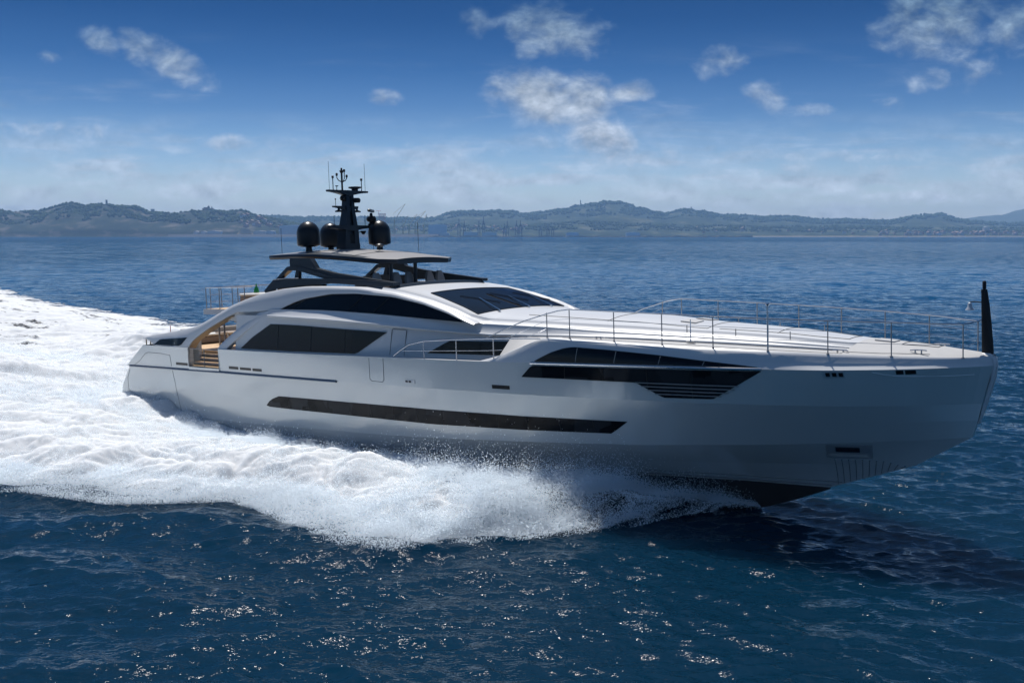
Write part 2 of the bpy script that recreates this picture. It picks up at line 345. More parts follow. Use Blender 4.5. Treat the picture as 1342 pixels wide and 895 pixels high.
ma_ = t.nodes.new('ShaderNodeMath'); ma_.operation = 'MULTIPLY_ADD'; ma_.inputs[1].default_value = .3; ma_.use_clamp = True; t.links.new(nzc.outputs[0], ma_.inputs[0]); 
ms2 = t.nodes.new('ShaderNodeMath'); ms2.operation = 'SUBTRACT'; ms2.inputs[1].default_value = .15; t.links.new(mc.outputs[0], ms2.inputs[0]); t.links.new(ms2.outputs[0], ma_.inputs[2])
mcol = t.nodes.new('ShaderNodeMixRGB'); mcol.inputs[1].default_value = (.0014, .0185, .040, 1); mcol.inputs[2].default_value = (.002, .078, .20, 1); t.links.new(ma_.outputs[0], mcol.inputs[0]); t.links.new(mcol.outputs[0], b.inputs['Base Color'])  # navy near to brighter blue far: reflection and hull shade put into the colour
# sparse whitecaps: real foam patches on the water, fixed in place
nz = t.nodes.new('ShaderNodeTexNoise'); nz.inputs['Scale'].default_value = 1.1; nz.inputs['Detail'].default_value = 8; nz.inputs['Roughness'].default_value = .7
mp = t.nodes.new('ShaderNodeMapping'); mp.inputs['Scale'].default_value = (1, 2.4, 1); t.links.new(c.outputs['Object'], mp.inputs[0]); t.links.new(mp.outputs[0], nz.inputs[0])
mr = t.nodes.new('ShaderNodeMapRange'); mr.inputs[1].default_value = .70; mr.inputs[2].default_value = .74; mr.inputs[4].default_value = .9; t.links.new(nz.outputs[0], mr.inputs[0])
wc_ = t.nodes.new('ShaderNodeMath'); wc_.operation = 'MULTIPLY'; wf_ = t.nodes.new('ShaderNodeMapRange'); wf_.inputs[1].default_value = .125; wf_.inputs[2].default_value = .16; t.links.new(atf.outputs['Fac'], wf_.inputs[0]); t.links.new(mr.outputs[0], wc_.inputs[0]); t.links.new(wf_.outputs[0], wc_.inputs[1])
df = t.nodes.new('ShaderNodeBsdfDiffuse'); df.inputs[0].default_value = (.7, .72, .74, 1)
mxs = t.nodes.new('ShaderNodeMixShader'); t.links.new(wc_.outputs[0], mxs.inputs[0]); t.links.new(b.outputs[0], mxs.inputs[1]); t.links.new(df.outputs[0], mxs.inputs[2])
t.links.new(mxs.outputs[0], t.nodes['Material Output'].inputs[0])
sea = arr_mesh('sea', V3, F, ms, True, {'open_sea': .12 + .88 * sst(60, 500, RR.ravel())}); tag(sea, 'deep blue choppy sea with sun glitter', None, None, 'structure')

# ================================================================== WAKE FOAM
az2 = np.arange(-36, 26, .075); r2 = np.exp(np.arange(math.log(27), math.log(240), .0021))
A2, R2 = np.meshgrid(np.radians(az2), r2); X2 = (R2 * np.sin(A2)).ravel(); Y2 = (R2 * np.cos(A2)).ravel()
xb, yb, s_, ins_, h_ = wake(X2, Y2)
sp2 = (R2 * .0021).ravel()
lump = 0
for sc, am, sd_ in ((7.5, .42, 79), (3.2, .32, 80), (1.4, .19, 83), (.65, .075, 86), (.3, .04, 89), (.15, .022, 92)):
    nn = gn(X2 / sc + 3.1 * gn(X2 / sc / 2, Y2 / sc / 2, 7), Y2 / sc, sd_)
    lump = lump + am * 1.15 * (2.4 * np.abs(nn) - .45 if sc < 4 else 1.6 * nn) * sst(1.5, 3.5, sc / sp2)
amp = itp([(-150, .6), (-40, 1.0), (0, 1.0), (20, 1.15), (33, 1.0), (35.3, .2)], xb)
_, _, zs = sea_height(X2, Y2, sp2)
zf = zs * (1 - .75 * sst(-.02, .12, ins_)) + h_ + lump * amp * sst(-.05, .25, ins_) * .8 + .02
zf -= .25 * (1 - sst(-.06, .02, ins_))
streak = fbm(xb * .25, yb * 1.3, 2.6, 5, 100) + .35 * fbm(xb, yb, 5, 4, 110)
aft = sst(-4, -60, xb)
cover = np.clip(ins_ * itp([(-150, 12), (-60, 9), (0, 7), (20, 6), (30, 3.2), (35, 2.2)], xb) + .42, 0, 1.6) - np.clip(-streak * (.7 + 1.4 * aft) - .08 , 0, 1) * sst(2, -8, xb) * 1.9
tear = fbm(xb * .8 + np.abs(yb) * .9, yb * .5, 1.6, 4, 140)
cover = cover - 1.0 * sst(28.0, 33.5, xb) - np.clip(tear * 1.6 + .15, 0, 1.2) * (sst(24, 31, xb) + .55 * sst(.45, .0, ins_) * sst(-4, 4, xb))
cover = np.maximum(cover, .28 * sst(6, -4, xb) * (ins_ > .05))
keep = (ins_ > -.12) & (xb < 35.3)
# nothing of the foam inside the hull
hull_in = (np.abs(yb) < itp(HW, xb) - .35) & (xb > 1.0)
keep &= ~hull_in
nr, nc = X2.reshape(A2.shape).shape; I = np.arange(nr * nc).reshape(nr, nc); K = keep.reshape(nr, nc)
km = K[:-1, :-1] & K[:-1, 1:] & K[1:, 1:] & K[1:, :-1]
F2 = np.stack([I[:-1, :-1], I[:-1, 1:], I[1:, 1:], I[1:, :-1]], -1)[km][:, ::-1]
used = np.zeros(nr * nc, bool); used[F2.ravel()] = True; rm = -np.ones(nr * nc, np.int64); rm[used] = np.arange(used.sum())
mf = bpy.data.materials.new('white_foam'); mf.use_nodes = True; t = mf.node_tree; o_ = t.nodes['Material Output']
df = t.nodes['Principled BSDF']; df.inputs['Base Color'].default_value = (.58, .60, .615, 1); df.inputs['Roughness'].default_value = .8; df.inputs['Specular IOR Level'].default_value = .15
df.inputs['Subsurface Weight'].default_value = 1.0; df.inputs['Subsurface Radius'].default_value = (.8, .85, .9); df.inputs['Subsurface Scale'].default_value = .5
at = t.nodes.new('ShaderNodeAttribute'); at.attribute_name = 'cover'
c = t.nodes.new('ShaderNodeTexCoord'); nz = t.nodes.new('ShaderNodeTexNoise'); nz.inputs['Scale'].default_value = 2.2; nz.inputs['Detail'].default_value = 9; nz.inputs['Roughness'].default_value = .72; t.links.new(c.outputs['Object'], nz.inputs[0])
ad = t.nodes.new('ShaderNodeMath'); ad.operation = 'MULTIPLY_ADD'; ad.inputs[1].default_value = 3.0; t.links.new(nz.outputs[0], ad.inputs[0]); t.links.new(at.outputs['Fac'], ad.inputs[2])
mr = t.nodes.new('ShaderNodeMapRange'); mr.inputs[1].default_value = 1.6; mr.inputs[2].default_value = 2.35; t.links.new(ad.outputs[0], mr.inputs[0])
bp = t.nodes.new('ShaderNodeBump'); bp.inputs['Strength'].default_value = .35; bp.inputs['Distance'].default_value = .06
n2_ = t.nodes.new('ShaderNodeTexNoise'); n2_.inputs['Scale'].default_value = 6; n2_.inputs['Detail'].default_value = 8; n2_.inputs['Roughness'].default_value = .7; t.links.new(c.outputs['Object'], n2_.inputs[0]); t.links.new(n2_.outputs[0], bp.inputs['Height'])
t.links.new(bp.outputs[0], df.inputs['Normal'])
tp = t.nodes.new('ShaderNodeBsdfTransparent'); m2 = t.nodes.new('ShaderNodeMixShader'); t.links.new(mr.outputs[0], m2.inputs[0]); t.links.new(tp.outputs[0], m2.inputs[1]); t.links.new(df.outputs[0], m2.inputs[2])
t.links.new(m2.outputs[0], o_.inputs[0])
P2 = np.stack([X2, Y2, zf], -1)
wf = arr_mesh('wake_foam', P2[used], rm[F2], mf, True, {'cover': cover[used]})
tag(wf, 'churned white foam of the wake and bow wave spreading behind and beside the yacht', None, None, 'stuff')
# ---- flying spray: droplets above the foam
rs = np.random.RandomState(5)
mdrop = bpy.data.materials.new('spray_droplets'); mdrop.use_nodes = True; t = mdrop.node_tree; t.nodes.remove(t.nodes['Principled BSDF'])
df = t.nodes.new('ShaderNodeBsdfDiffuse'); df.inputs[0].default_value = (.55, .57, .585, 1); tr = t.nodes.new('ShaderNodeBsdfTranslucent'); tr.inputs[0].default_value = (.57, .60, .62, 1)
m1 = t.nodes.new('ShaderNodeAddShader'); t.links.new(df.outputs[0], m1.inputs[0]); t.links.new(tr.outputs[0], m1.inputs[1]); t.links.new(m1.outputs[0], t.nodes['Material Output'].inputs[0])
def foam_top(x, y):
    xb, yb, s, ins, h = wake(x, y); return xb, yb, s, ins, h
D = []
def drops(n, x0, x1, smin, smax, hs, side=-1, size=(.014, .034), bias=0.0, clump=1.6, streak=0, p0=.45):
    a = rs.uniform(x0, x1, n); yh = itp(HW, a); yo = itp(YO, a); s = rs.uniform(smin, smax, n); b_ = side * (yh + s * (yo - yh))
    wx, wy = unplan(a, b_)
    g = gn(wx / clump, wy / clump, 130) + .6 * gn(wx / (clump * .35), wy / (clump * .35), 131)
    if streak: g = gn((a + s * 2.2) * 1.6, s * 1.1, 133) + .7 * gn((a + s * 2.2) * 5, s * 2, 134) + .2
    kp = rs.rand(n) < np.clip(p0 - .4 * sst(28, 33, a) - .55 * sst(30.5, 33.5, a) + 1.5 * g, .012, 1); wx, wy, a, b_, s, g = wx[kp], wy[kp], a[kp], b_[kp], s[kp], g[kp]
    _, _, _, ins, h = wake(wx, wy)
    zz = np.maximum(h, 0) + bias + rs.exponential(1, len(wx)) * hs * np.clip(.5 + 1.1 * g, .15, 1.6) * itp([(-150, .4), (0, .8), (20, 1), (30, 1), (34.3, .6), (35.3, .12)], a)
    ad_ = rs.normal(0, .12, len(wx)) * zz; wx += ad_
    D.append((np.stack([wx, wy, zz], -1), rs.uniform(*size, len(wx)) * np.exp(rs.normal(0, .22, len(wx)))))
fine = (.006, .016)
drops(300000, 26, 35.2, .05, 1.02, .24, size=fine)
drops(420000, 29.0, 35.28, .0, 1.0, .28, size=(.006, .013), streak=1)
drops(200000, 31, 35.28, .0, 1.05, .2, size=(.006, .013), streak=1)
drops(30000, 24, 34.6, .1, .9, .32, size=(.006, .014), streak=1)
drops(200000, 12, 30, .0, .35, .18, size=fine)
drops(260000, 8, 34, .84, 1.2, .15, size=fine, streak=1)
drops(160000, -6, 30, .1, .95, .10, size=fine)
drops(60000, -2, 16, 0, .25, .2, size=fine)
drops(70000, -25, 12, .85, 1.14, .12, size=(.010, .02))
drops(160000, -32, 0, 0.0, .9, .45, size=(.010, .022), clump=3.0)
drops(30000, 20, 35, 0.1, 1.0, .25, side=1)
Pd = np.concatenate([d[0] for d in D]); Sd = np.concatenate([d[1] for d in D]); n = len(Pd)
tet = np.array([[1, 1, 1], [1, -1, -1], [-1, 1, -1], [-1, -1, 1]]) / 1.4
q = rs.normal(size=(n, 4)); q /= np.linalg.norm(q, axis=1)[:, None]; w_, x_, y_, z_ = q.T
Rm = np.stack([1 - 2 * (y_**2 + z_**2), 2 * (x_*y_ - z_*w_), 2 * (x_*z_ + y_*w_), 2 * (x_*y_ + z_*w_), 1 - 2 * (x_**2 + z_**2), 2 * (y_*z_ - x_*w_), 2 * (x_*z_ - y_*w_), 2 * (y_*z_ + x_*w_), 1 - 2 * (x_**2 + y_**2)], -1).reshape(n, 3, 3)
Vt = Pd[:, None, :] + np.einsum('nij,kj->nki', Rm, tet) * Sd[:, None, None]
Ft = (np.arange(n)[:, None, None] * 4 + np.array([[0, 1, 2], [0, 3, 1], [0, 2, 3], [1, 3, 2]])[None]).reshape(-1, 3)
spr = arr_mesh('flying_spray', Vt.reshape(-1, 3), Ft, mdrop, False)
tag(spr, 'fine white spray droplets thrown up above the bow wave and wake', None, None, 'stuff')

# ================================================================== YACHT (ship axes: x forward, y to port, z up)
Y = empty('motor_yacht', (TX, TY, TZ)); Y.rotation_euler = (0, -TRIM, -YAW)
tag(Y, 'large sleek silver white motor yacht with a dark hardtop speeding through the sea', 'yacht')
sheer = T_((-2, 3.9), (0, 4.0), (5, 4.2), (12, 4.35), (24, 4.35), (28, 4.25), (32, 3.95), (35, 3.6), (37, 3.25), (38.7, 2.8), (40.3, 2.1), (41.5, 1.35), (42.4, .62), (42.72, .16))
BY = T_((0, 4.0), (12, 4.3), (24, 4.3), (28, 4.15), (32, 3.7), (35, 3.2), (37, 2.75), (39, 2.1), (40.5, 1.4), (41.8, .5), (42.35, .1))
CY = T_((0, 3.9), (12, 4.15), (24, 4.0), (28, 3.7), (32, 3.0), (35, 2.3), (37, 1.75), (39, 1.15), (41, .42), (42.1, .08))
C2Y = T_((0, 3.8), (12, 3.95), (20, 3.75), (24, 3.45), (28, 2.95), (32, 2.1), (35, 1.35), (37, .85), (39, .38), (40.5, .05))
DYy = T_((0, 3.6), (12, 3.67), (20, 3.35), (24, 2.9), (28, 2.3), (32, 1.3), (35, .5), (37.7, .04))
# feature curves: (x aft, x fwd, y(x), z(x))
cS = (2.9, 42.72, sheer, T_((2.9, 4.1), (17, 4.12), (21, 4.16), (27, 4.2), (32, 4.25), (39, 4.27), (42.72, 4.32)))
cB = (.95, 42.4, BY, T_((.9, 2.93), (10, 3.03), (18, 3.03), (33, 3.07), (39, 3.11), (42.4, 3.16)))
cBl = (1.3, 42.4, lambda x: BY(x) - .0, T_((.9, 2.93), (10, 3.03), (18, 3.03), (33, 3.07), (39, 3.11), (42.4, 3.16)))
cM = (.42, 42.3, lambda x: .5 * (BY(x) + CY(x)) + .03, T_((0, 1.9), (12, 1.95), (28, 2.2), (36, 2.42), (42.3, 2.65)))
cC = (-.14, 42.12, CY, T_((0, .72), (6, .64), (11, .71), (20.6, .94), (28.2, 1.28), (32.1, 1.43), (36.3, 1.66), (38.2, 1.79), (41, 2.0), (42.12, 2.12)))
cC2 = (-.3, 40.5, C2Y, T_((0, .28), (9, .3), (20, .45), (28, .66), (32, .73), (35, .83), (38, .97), (40.5, 1.1)))
cD = (-.35, 37.72, DYy, T_((0, -.12), (9, -.12), (20, -.03), (28, .04), (37.72, .06)))
cK = (-.35, 37.72, lambda x: .03, T_((0, -1.3), (25, -1.5), (33, -1.25), (35.25, -.97), (36.6, -.48), (37.72, .0)))
XA, XF = 7.0, 35.0
def cpt(c, s):
    xa, xf, fy, fz = c
    if s < XA: x = xa + (XA - xa) * s / XA
    elif s > XF: x = XF + (xf - XF) * (s - XF) / (43 - XF)
    else: x = s
    return x, fy(x), fz(x)
stn = sorted(set(list(np.linspace(0, 7, 15)) + [7.18, 9.8] + list(np.arange(7.6, 35, .6)) + list(np.linspace(35, 43, 33))))
def strip(mb, c0, c1, sub=3, side=-1, bulge=0.0, sk=None):
    rows = []
    for s in stn:
        a, b_ = cpt(c0, s), cpt(c1, s); r = []
        for k in range(sub + 1):
            w = k / sub; bl = bulge * math.sin(math.pi * w) * min(1, a[1] / 1.5)
            r.append((a[0] + (b_[0] - a[0]) * w, side * (a[1] + (b_[1] - a[1]) * w + bl), a[2] + (b_[2] - a[2]) * w))
        rows.append(r)
    if sk is None: return mb.grid(rows)
    for i in range(len(rows) - 1):
        if sk(stn[i], stn[i + 1]): continue
        mb.grid(rows[i:i + 2])
hull = MB()
gate = lambda a, b_: a > 7.1 and b_ < 9.85
for sd in (-1, 1):
    strip(hull, cS, cB, 3, sd, .0, gate); strip(hull, cBl, cM, 3, sd); strip(hull, cM, cC, 3, sd); strip(hull, cC, cC2, 2, sd, .02); strip(hull, cC2, cD, 2, sd, .0)
    # sill of the boarding gate
    g = [(7.18, sheer(7.18)), (9.8, sheer(9.8))]
    hull.grid([[(x, sd * y_, 3.17) for x, y_ in g], [(x, sd * (y_ - .01), 3.03) for x, y_ in g]]); hull.grid([[(x, sd * y_, 3.17) for x, y_ in g], [(x, sd * (y_ - .35), 3.17) for x, y_ in g]])
    for x in (7.18, 9.8):
        hull.grid([[(x, sd * sheer(x), 4.12), (x, sd * sheer(x), 3.1)], [(x, sd * (sheer(x) - .3), 4.12), (x, sd * (sheer(x) - .3), 3.1)]])
# transom and stem closures
for pair in ((cS, cB), (cBl, cM), (cM, cC), (cC, cC2), (cC2, cD)):
    for s in (0, 43):
        a, b_ = cpt(pair[0], s), cpt(pair[1], s)
        hull.grid([[(a[0], -a[1], a[2]), (a[0], a[1], a[2])], [(b_[0], -b_[1], b_[2]), (b_[0], b_[1], b_[2])]])
a, b_ = cpt(cB, 0), cpt(cBl, 0); hull.grid([[(a[0], -a[1], a[2]), (a[0], a[1], a[2])], [(b_[0], -b_[1], b_[2]), (b_[0], b_[1], b_[2])]])
hull_o = hull.build('hull', M['hull'], Y, angle=12)
bot = MB()
for sd in (-1, 1): strip(bot, cD, cK, 3, sd, .0)
a, b_ = cpt(cD, 0), cpt(cK, 0); bot.grid([[(a[0], -a[1], a[2]), (a[0], a[1], a[2])], [(b_[0], -b_[1], b_[2]), (b_[0], b_[1], b_[2])]])
bot.build('hull_bottom', M['bottom'], Y, angle=30)
for off, r_ in ((.10, .03), (.24, .018)):
    for sd in (-1, 1):
        st = MB()
        P = []
        for s in stn:
            a, b_ = cpt(cD, s), cpt(cC2, s); w = off / max(.2, (b_[2] - a[2]))
            if a[0] < 37.6: P.append((a[0] + (b_[0] - a[0]) * w, sd * (a[1] + (b_[1] - a[1]) * w + .005), a[2] + (b_[2] - a[2]) * w))
        st.tube(P, r_, 6)
        st.build('boot_stripe', M['stripe'], Y)
# raised foredeck shoulder: sheer -> shoulder -> post line
sh1 = T_((26.2, 4.2), (27.2, 4.42), (28.2, 4.76), (29.0, 4.98), (30.3, 4.97), (33.5, 4.78), (36, 4.6), (38.7, 4.46), (41, 4.44), (42.72, 4.46))
sh2 = T_((26.2, 4.2), (27.2, 4.45), (28.2, 4.84), (29.07, 5.12), (30.06, 5.09), (33.52, 4.95), (36.97, 4.81), (40.3, 4.66), (42.05, 4.58), (42.72, 4.6))
pb = T_((26.2, 4.05), (29.1, 3.9), (30.06, 3.83), (31.78, 3.67), (33.52, 3.48), (35.26, 3.28), (36.97, 2.97), (38.67, 2.48), (40.32, 1.79), (42.05, .79), (42.72, .12))
shoulder = MB(); xs_f = list(np.arange(26.2, 42, .4)) + [42.0, 42.2, 42.4, 42.55, 42.72]
def sh_rows(x):
    s_ = sheer(x); k = min(1, s_ / 1.2); e = s_ - pb(x); w = max(0, min(1, (x - 35.5) / 2.5)); a_ = .10 * k * (1 - w) + .62 * e * w; b_ = .03 * k * (1 - w) + .30 * e * w
    return [(s_, cS[3](x)), (s_ - b_, cS[3](x) + .45 * (sh1(x) - cS[3](x))), (s_ - a_, sh1(x)), (s_ - a_ - .25 * (e - a_), sh1(x) + .62 * (sh2(x) - sh1(x))), (pb(x) + .25 * (e - a_), sh1(x) + .9 * (sh2(x) - sh1(x))), (pb(x), sh2(x))]
for sd in (-1, 1): MB().grid([[(x, sd * y_, z_) for y_, z_ in sh_rows(x)] for x in xs_f]).build('bulwark_shoulder', M['white'], Y, angle=50)
# superstructure side wall
Wy = T_((9.0, 4.1), (11, 4.08), (19, 4.1), (21, 4.0), (24, 3.6), (27, 3.3), (30, 3.0))
bl_y = T_((13.3, 4.0), (15.0, 4.14), (17.3, 4.2), (20.8, 4.02), (23, 3.72), (26, 3.4), (29, 3.0), (32, 2.6), (35, 2.15), (37.2, 1.75), (39, 1.3))
bl_z = T_((12.5, 5.69), (17.3, 5.56), (20.8, 5.38), (23, 5.22), (26, 5.05), (29, 5.05), (32, 5.0), (35, 4.9), (37.2, 4.8), (39, 4.7))
bt_y = T_((13.3, 3.88), (15, 3.93), (17, 3.9), (19.8, 3.86), (23, 3.54), (25.3, 3.27), (28.5, 2.9), (30.3, 2.66), (33.3, 2.28), (36.3, 1.8), (37.2, 1.66), (39, 1.25))
bt_z = T_((12.5, 6.0), (17, 5.97), (19.8, 5.86), (22.9, 5.66), (25.3, 5.5), (28.5, 5.38), (30.3, 5.27), (33.3, 5.14), (36.3, 5.0), (37.2, 4.96), (39, 4.82))
xw = [10.9 + .6 * i for i in range(33)]
for sd in (-1, 1):
    wall = MB()
    wall.grid([[(x, sd * (Wy(x) - .0), 4.08), (x, sd * (Wy(x) - .06), 4.7), (x, sd * (Wy(x) - .16), bl_z(max(x, 12.5)) + .02)] for x in xw])
    # thin cap between sheer and wall (side deck margin)
    wall.grid([[(x, sd * sheer(x), cS[3](x)), (x, sd * (sheer(x) - .1), cS[3](x) + .01), (x, sd * (sheer(x) - .12), cS[3](x) - .08)] for x in [9.8 + .6 * i for i in range(32)]])
    wall.build('superstructure_wall', M['white'], Y, angle=40)
# belt ledge
xb_ = [13.3, 13.5] + list(np.arange(14, 39.1, .5))
for sd in (-1, 1):
    belt = MB()
    belt.grid([[(x, sd * (bl_y(x) - .3), bl_z(x) + .01), (x, sd * (bl_y(x)), bl_z(x)), (x, sd * (bl_y(x) + .025), bl_z(x) + .03), (x, sd * (bl_y(x) + .01), bl_z(x) + .07), (x, sd * (bl_y(x) - .03), bl_z(x) + .09),
                (x, sd * (.5 * (bl_y(x) + bt_y(x))), .5 * (bl_z(x) + bt_z(x)) + .01), (x, sd * bt_y(x), bt_z(x) - .03), (x, sd * (bt_y(x) - .0), bt_z(x)), (x, sd * (bt_y(x) - .05), bt_z(x) + .012), (x, sd * (bt_y(x) - .14), bt_z(x))] for x in xb_])
    belt.build('belt_ledge', M['white'], Y, angle=35)
# arch: wing tip to windscreen foot
def band(mb, outer, inner, yf, th, n=40, side=-1, lean=.0):
    def rs_(P):
        P = np.array(P, float); d = np.r_[0, np.cumsum(np.hypot(*np.diff(P, axis=0).T))]; u = np.linspace(0, d[-1], n)
        return np.stack([np.interp(u, d, P[:, 0]), np.interp(u, d, P[:, 1])], -1)
    a, b_ = rs_(outer), rs_(inner); rows = []
    for p, q in zip(a, b_):
        ya, yb_ = yf(*p), yf(*q); m_ = (p + q) / 2; ym = yf(*m_) + .03
        rows.append([(p[0], side * (ya - .05), p[1] + .0), (p[0], side * ya, p[1] - .04), (m_[0], side * ym, m_[1]), (q[0], side * yb_, q[1]), (q[0], side * (yb_ - th), q[1]), (p[0], side * (ya - th), p[1])])
    mb.grid(rows, close=True, cap=True)
ay = lambda x, z: 4.22 - max(0, z - 4.1) * .20 - max(0, x - 18) * .035 + (-.06 if x < 6 else 0)
OUT = [(7.0, 5.03), (7.7, 5.15), (8.5, 5.43), (9.4, 5.78), (10.3, 6.13), (11.42, 6.44), (12.54, 6.69), (14.2, 6.91), (15.7, 6.985), (17.2, 6.97), (19, 6.92), (21.16, 6.69), (22.82, 6.38), (24.16, 6.02), (25.5, 5.52)]
INN = [(7.17, 4.09), (7.45, 4.42), (8.47, 4.95), (9.45, 5.35), (10.82, 5.85), (11.6, 5.86), (12.37, 5.88), (14.04, 5.99), (14.89, 6.28), (15.65, 6.46), (17.39, 6.66), (18.97, 6.67), (21.11, 6.53), (22.74, 6.25), (24.08, 5.90), (24.8, 5.66), (25.3, 5.5)]
for sd in (-1, 1):
    arch = MB()
    band(arch, OUT, INN, ay, .28, 60, sd)
    # wing aft of the gate
    band(arch, [(2.85, 4.50), (3.1, 4.55), (4.04, 4.66), (5.85, 4.87), (7.0, 5.03)], [(2.9, 4.42), (3.5, 4.36), (4.1, 4.10), (5.8, 4.09), (7.17, 4.09)], ay, .28, 20, sd)
    # raked strut forward of the gate
    band(arch, [(9.62, 4.06), (9.75, 4.3), (10.5, 4.78), (11.37, 5.26), (12.6, 5.87)], [(10.35, 4.06), (10.42, 4.2), (11.6, 4.92), (13.1, 5.66), (14.2, 6.0)], ay, .25, 20, sd)
    arch.build('side_arch', M['white'], Y, angle=40)
for sd in (-1, 1):
    lin = MB()
    P = [(7.19, 4.05), (7.5, 4.42), (8.5, 4.93), (9.45, 5.31), (10.4, 5.66)]
    lin.grid([[(x, sd * (ay(x, z_) - .02), z_ - .012), (x, sd * (ay(x, z_) - .42), z_ - .03)] for x, z_ in P])
    lin.build('arch_bounce_strip', M['tan'], Y)  # added strip: warm bounce off the teak put in as tan colour
# roof surface inboard of the arch, then coachroof to the foredeck
za = T_((13, 6.72), (14.2, 6.9), (15.7, 6.985), (17.2, 6.97), (19, 6.92), (21.16, 6.69), (22.82, 6.38), (24.16, 6.02), (25.5, 5.52), (28.5, 5.38), (30.3, 5.27), (33.3, 5.14), (36.3, 5.0), (37.2, 4.96), (39, 4.82))
def yr(x): return ay(x, za(x)) - .05 if x < 24.8 else (lambda w: (ay(24.8, za(24.8)) - .05) * (1 - w) + (bt_y(x) - .02) * w)(min(1, (x - 24.8) / .8))
zc = T_((20.4, 7.0), (22.15, 6.70), (24.95, 5.93), (26, 5.86), (29, 5.75), (31.5, 5.66), (33.5, 5.47), (35.2, 5.36), (36.7, 5.26), (38.1, 5.10), (39.0, 5.0))
def topz(x, y):
    "height of roof / coachroof surface"
    a_ = yr(x); w = max(0, min(1, (a_ - abs(y)) / a_)); z0, z1 = za(x), zc(x)
    if x < 24.9:  z0b = z0 + .0
    return z0 + (z1 - z0) * (1 - (1 - w) ** 2.2)
roof = MB(); xr = list(np.arange(20.0, 28, .12)) + list(np.arange(28, 38.9, .35)) + [39.0]
for sd in (-1, 1):
    rows = []
    for x in xr:
        a_ = yr(x); k = min(1, a_ / 2.0)
        r = [(a_, za(x) - .02), (a_ - .10 * k, topz(x, a_ - .10 * k) + .015), (a_ - .2 * k, topz(x, a_ - .2 * k) - .01), (a_ - .27 * k, topz(x, a_ - .27 * k) - .07), (a_ - .40 * k, topz(x, a_ - .40 * k) - .06), (a_ - .48 * k, topz(x, a_ - .48 * k) + .03)]
        y2 = a_ - .56 * k
        r += [(y2 * (1 - j / 9), topz(x, y2 * (1 - j / 9))) for j in range(10)]
        rows.append([(x, sd * y_, z_) for y_, z_ in r])
    roof.grid(rows)
    # sides of the fly well aft of x=20
    rows = []
    for x in np.arange(13.0, 20.01, .5):
        a_ = yr(x); z_ = za(x)
        rows.append([(x, sd * a_, z_ - .02), (x, sd * (a_ - .1), z_ + .012), (x, sd * (a_ - .22), z_ - .02), (x, sd * (a_ - .3), z_ - .07), (x, sd * (a_ - .42), z_ - .05), (x, sd * (a_ - .5), z_ - .0), (x, sd * 2.75, z_ + .0), (x, sd * 2.55, z_ - .1), (x, sd * 2.5, 6.1)])
    roof.grid(rows)
roof.grid([[(20, y_, topz(20, y_)) for y_ in np.linspace(-2.7, 2.7, 9)], [(20.0, y_, 6.0) for y_ in np.linspace(-2.7, 2.7, 9)]])
roof.build('cabin_roof', M['white'], Y, angle=42)
# foredeck between post line and coachroof
fd = MB()
xs_d = [x for x in xs_f if x >= 26.6]
def dk_in(x): return (bl_y(x), bl_z(x)) if x <= 39 else (bl_y(39) * max(.02, (42.72 - x) / 3.72), 4.7)
for sd in (-1, 1):
    rows = []
    for x in xs_d:
        if x < 39.01:
            yi, zi = bl_y(x), bl_z(x) + .005
            rows.append([(x, sd * (pb(x) + (yi - pb(x)) * w), sh2(x) + (zi - sh2(x)) * w) for w in (0, .25, .5, .75, 1)])
    fd.grid(rows)
    rows = []
    for x in [39, 39.4, 39.8, 40.3, 40.8, 41.3, 41.7, 42.1, 42.4, 42.72]:
        z1 = np.interp(x, [39, 40.9, 41.7, 42.4, 42.72], [5.0, 4.86, 4.76, 4.68, 4.64])
        rows.append([(x, sd * pb(x) * (1 - w), sh2(x) + (z1 - sh2(x)) * math.sin(w * math.pi / 2)) for w in np.linspace(0, 1, 8)])
    fd.grid(rows)
# rounded front step of the coachroof
for sd in (-1, 1):
    pass
x0 = 39.0
fd.grid([[(x0, y_, topz(x0, y_) if abs(y_) < yr(x0) else za(x0)) for y_ in np.linspace(-1.3, 1.3, 13)], [(x0 + .02, y_, np.interp(abs(y_), [0, 1.3, 2.4], [4.99, 4.75, 4.6])) for y_ in np.linspace(-1.3, 1.3, 13)]])
fd.build('foredeck', M['deck'], Y, angle=40)
# deck seams (panel joints and hatch outlines standing as fine dark lines)
def deck_z(x, y):
    if x > 39: 
        z1 = np.interp(x, [39, 40.9, 41.7, 42.4, 42.72], [5.0, 4.86, 4.76, 4.68, 4.64]); w = 1 - abs(y) / pb(x)
        return sh2(x) + (z1 - sh2(x)) * math.sin(max(0, min(1, w)) * math.pi / 2)
    if abs(y) < yr(x) - .6: return topz(x, y)
    yi, zi = bl_y(x), bl_z(x); w = (pb(x) - abs(y)) / (pb(x) - yi); return sh2(x) + (zi - sh2(x)) * max(0, min(1, w))
def seam(pts, r=.012, name='deck_seam'):
    P = []
    for (x0_, y0_), (x1_, y1_) in zip(pts[:-1], pts[1:]):
        for w in np.linspace(0, 1, 10): x_, y_ = x0_ + (x1_ - x0_) * w, y0_ + (y1_ - y0_) * w; P.append((x_, y_, deck_z(x_, y_) + .006))
    return MB().tube(P, r, 5).build(name, M['seam'], Y)
seam([(26.6, 1.7), (31.0, 1.55), (34, 1.3)]); seam([(26.6, -1.7), (31.0, -1.55), (34, -1.3)]); seam([(30.2, -1.7), (30.2, 1.7)]); seam([(34, -1.3), (34, 1.3)])
seam([(34.4, -1.2), (37.6, -.8), (38.6, -.55), (38.6, .55), (37.6, .8), (34.4, 1.2)]); seam([(36.4, -1.0), (36.4, 1.0)]); seam([(40.2, -.5), (41.2, -.25), (41.2, .25), (40.2, .5), (40.2, -.5)])
